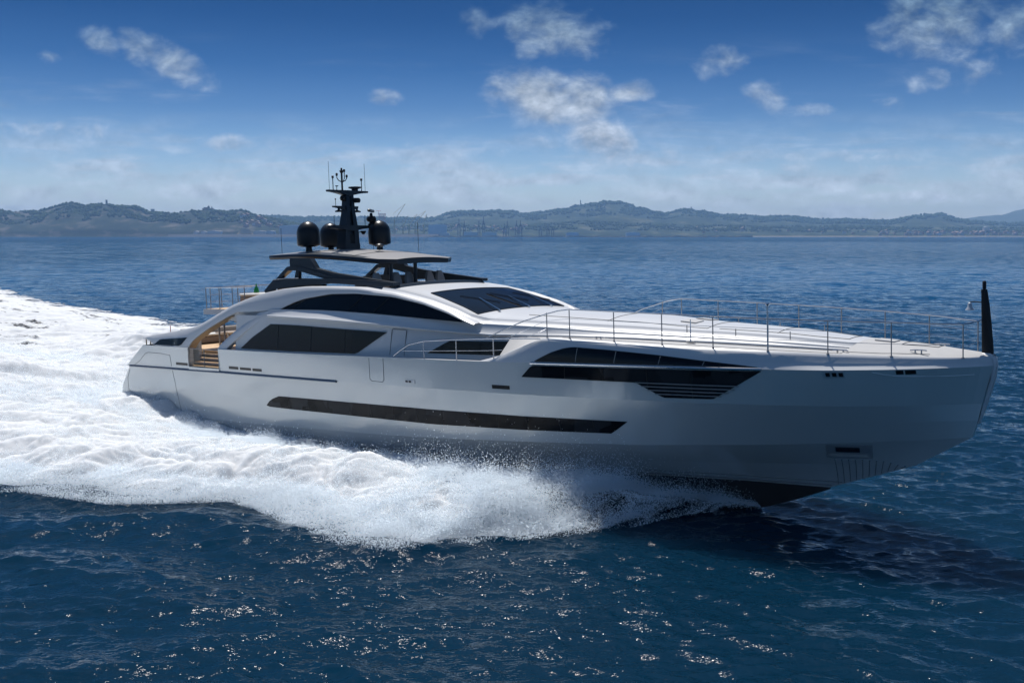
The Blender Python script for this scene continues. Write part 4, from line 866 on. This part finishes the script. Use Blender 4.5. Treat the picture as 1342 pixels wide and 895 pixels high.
# ---- mast
m_ = MB()
for sd in (-1, 1):
    rows = []
    for z_, y0, y1, x0_, x1_ in ((8.55, .16, .46, 14.15, 14.75), (9.4, .14, .40, 14.22, 14.78), (10.3, .07, .27, 14.35, 14.75), (11.2, .05, .21, 14.42, 14.72)):
        rows.append([(x0_, sd * y0, z_), (x0_, sd * y1, z_), (x1_, sd * y1, z_), (x1_, sd * y0, z_)])
    m_.grid(rows, close=True, cap=True)
m_.box((14.45, 0, 8.72), (.66, .9, .3)); m_.box((14.5, 0, 9.95), (.3, .3, .5)); m_.box((14.55, 0, 10.95), (.25, .2, .35)); m_.box((14.5, 0, 9.35), (.35, .24, .12))
ma = m_.build('mast', M['dark'], Y, angle=30)
def plat(z_, w0, w1, xw, name, dz=.08):
    p = MB(); rows = []
    for y_ in np.linspace(-w0, w1, 11):
        k = abs(y_) / max(w0, w1); rows.append([(14.55 - xw * (1 - .55 * k), y_, z_), (14.55 + xw * (1 - .55 * k), y_, z_), (14.55 + xw * (1 - .6 * k), y_, z_ - dz - .18 * (1 - k) ** 1.5), (14.55 - xw * (1 - .6 * k), y_, z_ - dz - .18 * (1 - k) ** 1.5)])
    return p.grid(rows, close=True, cap=True).build(name, M['dark'], ma, angle=30)
plat(11.35, 1.22, 1.22, .22, 'mast_platform'); plat(10.62, .92, .55, .16, 'mast_platform', .06); plat(9.72, 1.15, 1.45, .3, 'mast_platform', .1)
def unit(name, prof, c, m='black', seg=16): return MB().lathe(prof, c, seg).build(name, M[m], ma)
# top of mast
MB().tube([(14.6, -.35, 11.35), (14.6, -.35, 12.25)], .045, 8).build('signal_pole', M['black'], ma)
unit('masthead_light', [(0, 0), (.07, 0), (.08, .05), (.1, .06), (.1, .1), (.05, .12), (.04, .22), (0, .24)], (14.6, -.35, 12.15))
ca = MB()
for dy, top_ in ((-.3, 12.05), (.3, 12.0), (.16, 12.25)):
    ca.tube([(14.6, -.35, 11.72), (14.6, -.35 + dy * .7, 11.8), (14.6, -.35 + dy, 11.92), (14.6, -.35 + dy, top_ - .05)], .022, 6); ca.lathe([(0, 0), (.05, .0), (.055, .1), (.03, .13), (0, .13)], (14.6, -.35 + dy, top_ - .05), 10)
ca.build('light_arm', M['black'], ma)
for y_, h_ in ((-.9, .55), (.85, .5)):
    unit('navigation_light', [(0, 0), (.02, 0), (.02, h_), (.05, h_), (.055, h_ + .1), (0, h_ + .13)], (14.6, y_, 11.33))
unit('wind_vane', [(0, 0), (.015, 0), (.015, .15), (.08, .18), (.08, .2), (0, .2)], (14.6, -.68, 11.35), seg=8)
unit('mast_antenna_pod', [(.0, 0), (.14, 0), (.16, .1), (.3, .14), (.3, .2), (0, .21)], (14.6, .42, 11.33))
for y_ in (-1.08, 1.12): MB().tube([(14.55, y_, 11.3), (14.55, y_, 12.65)], .009, 5).build('whip_aerial', M['black'], ma)
for y_ in (-.62, .5): unit('floodlight', [(0, -.02), (.18, -.02), (.18, .03), (.06, .08), (.03, .2), (0, .2)], (14.6, y_, 10.36)) 
unit('mast_horn', [(0, 0), (.16, 0), (.2, .06), (.2, .16), (.14, .22), (0, .22)], (14.75, .35, 10.78)); unit('gyro_camera', [(0, -.14), (.12, -.1), (.16, 0), (.12, .12), (0, .16)], (14.55, -.28, 10.98))
unit('small_antenna', [(0, 0), (.012, 0), (.012, .3), (.03, .3), (.03, .36), (0, .36)], (14.55, -.75, 10.6), seg=8)
ra = MB(); ra.lathe([(0, 0), (.15, 0), (.18, .06), (.1, .12), (.1, .16), (.2, .2), (.25, .3), (.2, .42), (.08, .46), (.06, .6), (0, .6)], (14.75, 1.25, 9.72), 18); ro = ra.build('radar_pedestal', M['black'], ma)
MB().box((14.75, 1.25, 10.42), (.14, 1.0, .13), .03, rz=R(35)).build('radar_scanner', M['black'], ro)
unit('loudhailer', [(0, 0), (.05, .0), (.13, .12), (.14, .16), (0, .12)], (14.7, .75, 9.3)); MB().tube([(14.7, .4, 9.4), (14.7, .9, 9.45)], .02, 6).build('hailer_arm', M['black'], ma)
for y_, x_ in ((-.75, 14.4), (.8, 14.8)): MB().tube([(x_, y_, 9.7), (x_, y_, 10.2)], .012, 5).build('stub_aerial', M['black'], ma)
# radomes
for x, y_ in ((13.4, -1.5), (12.2, .85), (15.0, 1.5)):
    zb = 8.78; pr = [(0, -.22), (.16, -.22), (.14, -.02), (.36, 0), (.40, .03), (.505, .05), (.53, .11), (.535, .55)] + [(.535 * math.cos(a_), .60 + .58 * math.sin(a_)) for a_ in np.linspace(0.05, math.pi / 2, 14)]
    MB().lathe(pr, (x, y_, zb), 40).build('radome', M['dome'], Y, angle=50)
MB().lathe([(0, 0), (.04, 0), (.04, .14), (.24, .18), (.2, .24), (.08, .3), (0, .3)], (17.0, -.4, 8.5), 18).build('satellite_puck', M['black'], Y)
for x, y_, h_ in ((11.9, -1.9, 1.25), (17.2, 1.9, 1.3), (15.2, .9, 1.1)): MB().tube([(x, y_, 8.4), (x, y_, 8.45 + h_)], .012, 5).build('whip_aerial', M['black'], Y)
for o in [o for o in list(Y.children) if o.name.startswith('x_')]: pass
# bottle left on the fly sofa bar
bt = MB().lathe([(0, 0), (.13, 0), (.14, .04), (.12, .2), (.06, .3), (.035, .36), (.035, .46), (0, .46)], (0, 0, 0), 14).build('green_bottle', M['green'])
bw = Y.matrix_basis @ Vector((7.95, -.6, 6.612)); bt.location = bw
tag(bt, 'green glass bottle standing on the sofa of the upper aft deck', 'bottle')

# ================================================================== COAST (real distances 5 to 20 km)
def land_mat(name, cols, sc):
    m = bpy.data.materials.new(name); m.use_nodes = True; t = m.node_tree; b = t.nodes['Principled BSDF']; b.inputs['Roughness'].default_value = .95; b.inputs['Specular IOR Level'].default_value = .1
    c = t.nodes.new('ShaderNodeTexCoord'); n1 = t.nodes.new('ShaderNodeTexNoise'); n1.inputs['Scale'].default_value = sc; n1.inputs['Detail'].default_value = 8; n1.inputs['Roughness'].default_value = .65
    mp = t.nodes.new('ShaderNodeMapping'); mp.inputs['Scale'].default_value = (1, .5, 3.0); t.links.new(c.outputs['Object'], mp.inputs[0]); t.links.new(mp.outputs[0], n1.inputs[0])
    r = t.nodes.new('ShaderNodeValToRGB'); e = r.color_ramp.elements; e[0].position = cols[0][0]; e[0].color = (*cols[0][1], 1); e[1].position = cols[-1][0]; e[1].color = (*cols[-1][1], 1)
    for p, q in cols[1:-1]: e.new(p).color = (*q, 1)
    t.links.new(n1.outputs[0], r.inputs[0]); t.links.new(r.outputs[0], b.inputs['Base Color']); return m
LM = land_mat('wooded_hill_ground', [(.34, (.016, .028, .018)), (.50, (.028, .045, .026)), (.58, (.055, .07, .04)), (.64, (.12, .115, .075)), (.72, (.035, .055, .03))], .006)
LC = land_mat('cliff_ground', [(.36, (.016, .028, .018)), (.52, (.03, .042, .027)), (.60, (.09, .085, .07)), (.68, (.15, .14, .12)), (.76, (.035, .05, .03))], .008)
LF = land_mat('far_mountain_ground', [(.3, (.05, .07, .06)), (.7, (.10, .12, .10))], .002)
F_ = 1302.5
class Hill:
    def __init__(s, name, prof, D0, dep, m, u0, u1, du=2.0, rough=.10, front=.55, seed=1, base=0.):
        s.prof, s.D0, s.dep, s.front, s.seed, s.rough = prof, D0, dep, front, seed, rough
        us = np.arange(u0, u1, du); ws = np.concatenate([[-.02], np.linspace(0, 1, 26) ** 1.2, np.linspace(1.08, 1.7, 6)])
        Uu, Ww = np.meshgrid(us, ws); Xx, Yy, Zz = s.at(Uu, Ww); V = np.stack([Xx.ravel(), Yy.ravel(), Zz.ravel()], -1); nr, nc = Uu.shape; I = np.arange(nr * nc).reshape(nr, nc)
        F = np.stack([I[:-1, :-1], I[:-1, 1:], I[1:, 1:], I[1:, :-1]], -1).reshape(-1, 4)
        s.o = arr_mesh(name, V, F, m)
    def at(s, u, w):
        u = np.asarray(u, float); w = np.asarray(w, float); D = s.D0 + s.dep * w; Dr = s.D0 + s.dep
        H = (308.5 - np.interp(u, [p[0] for p in s.prof], [p[1] for p in s.prof])) / F_ * Dr + 9.38
        H = H + (gn(u / 14, u * 0 + .5, s.seed) + .5 * gn(u / 5, u * 0 + .3, s.seed + 1)) * 9 * s.dep / 2500
        wc = np.clip(w, 0, 1); z = H * wc ** s.front; x = D * (u - 671) / F_
        env = np.sin(np.pi * wc)
        z = z * (1 + s.rough * 3.0 * env * fbm(x, D, s.dep * .35, 4, s.seed + 5)); z = np.where(w > 1, H * (1 - (w - 1) * .9), z); z = np.where(w <= 0, -3 + 0 * z, z + 1.0)
        return x, D, z
PL = [(-600, 280), (-200, 272), (0, 275), (15, 279), (40, 280), (60, 278), (85, 270), (100, 267), (115, 271), (140, 269), (160, 271), (185, 272), (200, 279), (230, 281), (250, 279), (275, 277), (300, 279), (320, 277), (345, 284), (380, 292), (430, 303), (470, 309)]
PC = [(250, 300), (330, 288), (360, 284), (400, 287), (480, 286), (570, 287), (585, 281), (600, 278), (650, 278), (670, 278), (690, 282), (710, 279), (740, 275), (760, 270), (790, 266), (810, 266), (830, 271), (850, 277), (870, 281), (895, 275), (915, 278), (940, 282), (990, 285), (1040, 285), (1080, 289), (1130, 289), (1165, 290), (1190, 284), (1215, 282), (1230, 281), (1245, 287), (1270, 291), (1300, 293), (1342, 294), (1700, 290), (2000, 296)]
PM = [(380, 305), (450, 299), (520, 298), (600, 294), (680, 297), (760, 291), (850, 293), (930, 296), (1000, 298), (1100, 297), (1200, 299), (1342, 300), (1700, 300), (2000, 302)]
PF = [(1100, 305), (1200, 297), (1230, 292), (1260, 287), (1290, 283), (1310, 282), (1325, 277), (1342, 273), (1420, 270), (1500, 278), (1700, 285), (2000, 290)]
hA = Hill('cliff_headland', PL, 5900, 900, LC, -600, 470, 1.2, .16, .5, 3); hA.o['kind'] = 'structure'; hA.o['label'] = 'steep wooded headland with pale rock bands'
hB = Hill('coastal_hills', PC, 7800, 3200, LM, 250, 2000, 1.5, .12, .6, 13); hB.o['kind'] = 'structure'; hB.o['label'] = 'long hazy range of wooded coastal hills'
hC = Hill('coastal_foothills', PM, 7000, 1500, LM, 380, 2000, 1.5, .14, .6, 23); hC.o['kind'] = 'structure'; hC.o['label'] = 'low green foothills behind the harbour'
hD = Hill('far_mountains', PF, 11600, 2000, LF, 1100, 2000, 4, .1, .7, 33); hD.o['kind'] = 'structure'; hD.o['label'] = 'faint far blue mountains on the right'
# woodland: countless crowns on the headland and hills
rs = np.random.RandomState(9)
ico = np.array([[0, 0, 1], [.894, 0, .447], [.276, .851, .447], [-.724, .526, .447], [-.724, -.526, .447], [.276, -.851, .447], [.724, .526, -.447], [-.276, .851, -.447], [-.894, 0, -.447], [-.276, -.851, -.447], [.724, -.526, -.447], [0, 0, -1]])
icf = np.array([[0, 1, 2], [0, 2, 3], [0, 3, 4], [0, 4, 5], [0, 5, 1], [1, 6, 2], [2, 7, 3], [3, 8, 4], [4, 9, 5], [5, 10, 1], [6, 7, 2], [7, 8, 3], [8, 9, 4], [9, 10, 5], [10, 6, 1]])
def wood(name, hill, n, u0, u1, w0, w1, s0, s1, label, m):
    u = rs.uniform(u0, u1, n * 3); w = rs.uniform(w0, w1, n * 3) ** .7; k = (gn(u / 22, w * 5, 200) + .4 * gn(u / 6, w * 12, 201)) > -.02; k |= (w > .96)
    u, w = u[k][:n], w[k][:n]; x, y, z = hill.at(u, w); s = rs.uniform(s0, s1, len(u)); V = np.stack([x, y, z + s * .3], -1)[:, None, :] + ico[None] * np.stack([s, s, s * rs.uniform(.7, 1.3, len(u))], -1)[:, None, :] * rs.uniform(.75, 1.2, (len(u), 12, 1))
    F = (np.arange(len(u))[:, None, None] * 12 + icf[None]).reshape(-1, 3); o = arr_mesh(name, V.reshape(-1, 3), F, m, False); o['kind'] = 'stuff'; o['label'] = label
WM = land_mat('woodland_foliage', [(.35, (.018, .035, .016)), (.5, (.035, .06, .025)), (.7, (.06, .085, .04))], .02)
wood('headland_woodland', hA, 9000, -500, 440, .15, 1, 5, 13, 'dark scrub and trees covering the headland', WM)
wood('hill_woodland', hB, 9000, 330, 1800, .35, 1, 8, 20, 'distant woods on the coastal hills', WM)
wood('foothill_woodland', hC, 6000, 400, 1700, .1, 1, 6, 14, 'tree belts on the low foothills', WM)
# ---- helper for things at pixel bearing u and distance D
def px(u, D): return D * (u - 671) / F_
def place(o, u, D, z=0.): o.location = (px(u, D), D, z); return o
def cboxes(boxes, name, m, parent=None):
    mb = MB()
    for c_, d_ in boxes: mb.box(c_, d_)
    return mb.build(name, m, parent, smooth=False)
# quay and breakwater
def long_block(name, u0, u1, D, h, dep, m, label, cat, rough=0):
    x0, x1 = px(u0, D), px(u1, D); mb = MB(); n = 80; rows = []
    for i in range(n + 1):
        x = x0 + (x1 - x0) * i / n; hh = h * (1 + rough * random.uniform(-.5, .5)); rows.append([(x, D, -2), (x, D + dep * .15, hh), (x, D + dep * .8, hh), (x, D + dep, -2)])
    return tag(mb.grid(rows, cap=True).build(name, m, None, smooth=False), label, cat)
long_block('harbour_quay', 222, 575, 5600, 15, 120, M['conc'], 'long dark concrete harbour quay below the headland', 'quay', .06)
long_block('breakwater', 560, 985, 5300, 6.5, 30, M['rock'], 'low rocky breakwater running out to the right of the port', 'breakwater', .5)
long_block('beach_embankment', 985, 2000, 6600, 4, 60, M['sand'], 'thin sandy shore embankment below the right hand hills', 'embankment', .3)
# sheds
SH = [(368, 412, 296, 5750, 'shed', 'large pale blue grey shed behind the twin radomes'), (313, 334, 300, 5740, 'sand', None), (334, 350, 303, 5740, 'shedroof', 'long low white shed right of the ochre stockpile'), (350, 362, 303, 5760, 'shed', 'small blue grey shed beside the white shed'),
      (256, 262, 303.5, 5730, 'shedroof', 'leftmost small white shed on the quay'), (265, 273, 303.6, 5730, 'shedroof', 'second small white shed on the quay'), (274, 292, 303.2, 5735, 'shed', 'long grey shed on the left part of the quay'),
      (577, 589, 306, 5720, 'shedroof', 'bright white shed at the root of the breakwater'), (608, 626, 304.5, 5900, 'shedroof', 'bright white terminal shed under the dark cranes'), (632, 651, 305, 5900, 'shedroof', 'low white terminal shed right of the bright one'),
      (562, 586, 295, 6400, 'shed', 'tall pale block building left of the dark cranes'), (742, 758, 305, 6300, 'shed', 'pale shed left of the paired portal cranes'), (820, 838, 305, 6300, 'shed', 'pale shed behind the breakwater, farthest right'), (1286, 1293, 298, 7300, 'wall_c', 'white block on the right hand hillside')]
for u0, u1, yt, D, mk, lb in SH:
    h = (308.5 - yt) / F_ * D + 9.38; w = px(u1, D) - px(u0, D); c = empty('harbour_shed' if lb else 'stockpile'); place(c, (u0 + u1) / 2, D)
    if lb is None:
        bpy.data.objects.remove(c); mb = MB(); rows = []
        for i in range(13):
            k = i / 12; rows.append([(-w / 2 + w * k, -20, 0), (-w / 2 + w * k, 0, h * math.sin(math.pi * min(.97, max(.03, k))) ** .4), (-w / 2 + w * k, 25, 0)])
        o = mb.grid(rows, cap=True).build('stockpile', M['sand']); place(o, (u0 + u1) / 2, D); tag(o, 'ochre stockpile on the quay between grey sheds', 'stockpile'); continue
    tag(c, lb, 'shed'); cboxes([((0, 15, h / 2 - .5), (w, 30, h - 1))], 'wall', M[mk if mk != 'shedroof' else 'wall_c'], c)
    mb = MB(); mb.prism([(-w / 2 - 1, h - 1), (0, h + w * .02 + 1), (w / 2 + 1, h - 1)], -1, 31); mb.build('roof', M['shedroof'], c, smooth=False)
# cranes
def jib_crane(u, D, h, lean, m, label, group):
    c = empty('jib_crane'); place(c, u, D); tag(c, label, 'crane', group)
    mb = MB()
    for a_, b0 in ((-5, -5), (5, -5), (5, 5), (-5, 5)): mb.tube([(a_, b0, 0), (a_ * .5, b0 * .5, h * .42)], 1.7, 4)
    mb.tube([(-5, -5, 0), (5, -5, h * .2), (-4, -4, h * .4)], .7, 4); mb.build('portal', m, c, smooth=False)
    cboxes([((0, 0, h * .47), (9, 9, h * .1))], 'cab', m, c)
    mb = MB(); mb.tube([(0, 0, h * .5), (lean * h * .75, 0, h)], 2.0, 4, 1.1); mb.tube([(-3, 0, h * .52), (-3, 0, h * .72), (lean * h * .75, 0, h)], .8, 4); mb.build('jib', m, c, smooth=False); return c
for u, yt, lean, lb in ((518, 268, .45, 'tallest yellow jib crane with a steep boom right of the forward radome'), (529, 283, .35, 'short yellow jib crane left of the thin whip aerial'), (537, 281, .5, 'yellow jib crane just behind the whip aerial'), (545, 277, .55, 'yellow jib crane right of the whip aerial, leaning right'), (556, 281, .2, 'rightmost yellow jib crane with an upright boom')):
    jib_crane(u, 6100, (308.5 - yt) / F_ * 6100 + 9, lean, M['crane_y'], lb, 'yellow jib cranes')
def portal_crane(u, D, h, w, m, label, group, boom=0):
    c = empty('container_crane'); place(c, u, D); tag(c, label, 'crane', group); mb = MB()
    for a_ in (-w, w):
        for b0 in (-9, 9): mb.tube([(a_, b0, 0), (a_, b0, h * .62)], 2.1, 4)
    mb.tube([(-w, -9, h * .25), (w, -9, h * .25)], 1.2, 4); mb.tube([(-w, 9, h * .25), (w, 9, h * .25)], 1.2, 4); mb.build('leg_frame', m, c, smooth=False)
    mb = MB(); mb.box((0, 0, h * .64), (w * 2 + 4, 22, h * .05)); mb.box((0, 4, h * .71), (w * 1.2, 14, h * .08)); mb.build('girder', m, c, smooth=False)
    mb = MB(); mb.tube([(0, 0, h * .66), (boom, 0, h)], 2.2, 4); mb.tube([(-w, 0, h * .66), (boom * .5, 0, h * .85)], .6, 4); mb.build('boom', m, c, smooth=False); return c
for u, yt, w, bm, lb in ((602, 287, 7, 10, 'leftmost dark crane, boom leaning right, in the container port'), (609, 290, 6, 3, 'second dark container crane from the left'), (628, 290, 6, 0, 'stubby dark crane beside the tallest dark crane'), (634, 284, 7, 2, 'tallest upright dark crane in the container port'), (661, 293, 6, 1, 'slim dark crane left of the close pair'), (665, 290, 6, 0, 'dark crane just left of the close crane pair'), (677, 289, 8, -4, 'left one of the close pair of thick dark cranes'), (682, 289, 8, 4, 'right one of the close pair of thick dark cranes'), (708, 297, 8, 0, 'low square dark portal crane'), (718, 295, 7, 2, 'slim upright crane in the middle of the right group'), (724, 297, 7, -2, 'rightmost small dark portal crane')):
    portal_crane(u, 6200, (308.5 - yt) / F_ * 6200 + 9, w, M['crane_b'], lb, 'dark container cranes')
c = empty('gantry_crane'); place(c, 502, 6000); tag(c, 'red and white high gantry crane beside the forward radome', 'crane'); H = (308.5 - 279) / F_ * 6000 + 9
mb = MB()
for a_ in (-22, -8, 8, 22): mb.tube([(a_, 0, 0), (a_ * .8, 0, H * .82)], 1.6, 4)
for k in range(4): mb.tube([(-22, 0, H * .2 * k), (20, 0, H * .2 * (k + 1))], .8, 4)
mb.build('leg_frame', M['crane_r'], c, smooth=False)
mb = MB()
for k in range(4): mb.box((0, 0, H * (.80 + .05 * k)), (46, 12, 3.5))
mb.build('girder', M['crane_r'], c, smooth=False); mb = MB(); mb.tube([(-20, 0, H * .95), (-20, 0, H * 1.08)], 1.2, 4); mb.tube([(-36, 0, H * 1.07), (-6, 0, H * 1.07)], 1.2, 4); mb.build('top_mast', M['crane_r'], c, smooth=False)
# hilltop landmarks
def ztop_of(hill, u, w=1.0):
    x, D, z = hill.at(np.array([float(u)]), np.array([w])); return float(x[0]), float(D[0]), float(z[0])
def tower(u, hill, h, w, m, label, name='hilltop_tower', cat='tower'):
    x, D, z_ = ztop_of(hill, u); c = empty(name, (x, D, z_ - 4)); tag(c, label, cat)
    mb = MB(); mb.grid([[(-w / 2, -w / 2, 0), (w / 2, -w / 2, 0), (w / 2, w / 2, 0), (-w / 2, w / 2, 0)], [(-w * .42, -w * .42, h), (w * .42, -w * .42, h), (w * .42, w * .42, h), (-w * .42, w * .42, h)]], close=True, cap=True); mb.build('shaft', m, c, smooth=False)
    cboxes([((0, 0, h + 1.5), (w * 1.15, w * 1.15, 3))], 'parapet', m, c); return c
tower(144.5, hA, 34, 11, M['stone'], 'dark square tower on top of the left headland')
tower(760, hB, 60, 11, M['stone'], 'slender dark tower left of the highest middle hill')
tower(904, hB, 36, 14, M['stone'], 'small squat tower on the knoll right of the highest hill')
tower(788, hB, 30, 3, M['shed'], 'thin pale radio mast on the highest middle hill', 'radio_mast', 'mast')
x, D, z_ = ztop_of(hA, 204); c = empty('hilltop_house', (x, D, z_ - 3)); tag(c, 'pale square house on the dip of the headland skyline', 'house'); cboxes([((0, 0, 12), (20, 16, 24))], 'wall', M['wall_c'], c); cboxes([((0, 0, 25), (22, 18, 2))], 'roof', M['tile'], c)
x, D, z_ = ztop_of(hA, 276); c = empty('hilltop_cathedral', (x, D, z_ - 5)); tag(c, 'pink domed cathedral complex on the headland crest', 'cathedral')
cboxes([((0, 0, 10), (72, 20, 20)), ((-18, 4, 14), (22, 22, 28))], 'wall', M['wall_b'], c); cboxes([((0, 0, 21), (74, 22, 2.5))], 'roof', M['tile'], c)
MB().lathe([(0, 0), (9, 0), (9, 10), (8, 15), (5, 19), (1, 21), (1, 25), (0, 25)], (4, 0, 18), 14).build('dome', M['stone'], c); MB().lathe([(0, 0), (3, 0), (3, 14), (0, 17)], (26, 0, 18), 8).build('bell_turret', M['stone'], c)
# houses: each a thing; too small in the picture to show windows
hproto = {}
def house(kind, mw):
    c = empty('town_house'); cboxes([((0, 0, 4.5), (14, 10, 9))], 'wall', M[mw], c); MB().prism([(-7.6, 9), (0, 12.2), (7.6, 9)], -5.6, 5.6).build('roof', M['tile'], c, smooth=False); return c
hk = {'a': house('a', 'wall_a'), 'b': house('b', 'wall_b'), 'c': house('c', 'wall_c')}
firstused = set()
def dup_house(kind, x, y, z, s, rz, label, group):
    src = hk[kind]
    if kind not in firstused: firstused.add(kind); o = src; 
    else:
        o = src.copy(); COL.objects.link(o)
        for ch in list(src.children): q = ch.copy(); COL.objects.link(q); q.parent = o
    o.location = (x, y, z); o.scale = (s, s, s); o.rotation_euler = (0, 0, rz); tag(o, label, 'house', group)
nm = {'a': 'cream', 'b': 'pink', 'c': 'white'}
for n_, u0, u1, w0, w1, hill, place_ in ((70, 1150, 1341, .01, .22, hC, 'on the low shore under the right hand hill'), (40, 560, 705, .15, .7, hC, 'on the foothill above the container port'), (26, 410, 560, .1, .6, hC, 'on the foothill behind the yacht mast'), (22, 318, 372, .12, .5, hA, 'on the right slope of the headland'), (14, 890, 1140, .05, .6, hC, 'scattered on the foothills right of the breakwater')):
    for i in range(n_):
        u = rs.uniform(u0, u1); w = rs.uniform(w0, w1); x, y, z = hill.at(np.array([u]), np.array([w])); k = rs.choice(['a', 'b', 'c'], p=[.35, .45, .2])
        dup_house(k, float(x[0]), float(y[0]), float(z[0]) - 2, rs.uniform(1.2, 2.2), rs.uniform(-.6, .6), 'tiny %s house with terracotta roof %s' % (nm[k], place_), '%s town houses %s' % (nm[k], place_))
# ================================================================== HAZE
hz = MB().box((0, 0, 200 - 2), (34000, 31000, 460)); ho_ = hz.build('haze', bpy.data.materials.new('haze_air'), None, smooth=False)
m = ho_.data.materials[0]; m.use_nodes = True; t = m.node_tree; t.nodes.remove(t.nodes['Principled BSDF']); pv = t.nodes.new('ShaderNodeVolumePrincipled')
pv.inputs['Color'].default_value = (.38, .64, 1.0, 1); pv.inputs['Density'].default_value = HAZE; pv.inputs['Anisotropy'].default_value = 0.0
t.links.new(pv.outputs[0], t.nodes['Material Output'].inputs['Volume']); tag(ho_, 'thin blue sea haze over the bay', None, None, 'stuff')
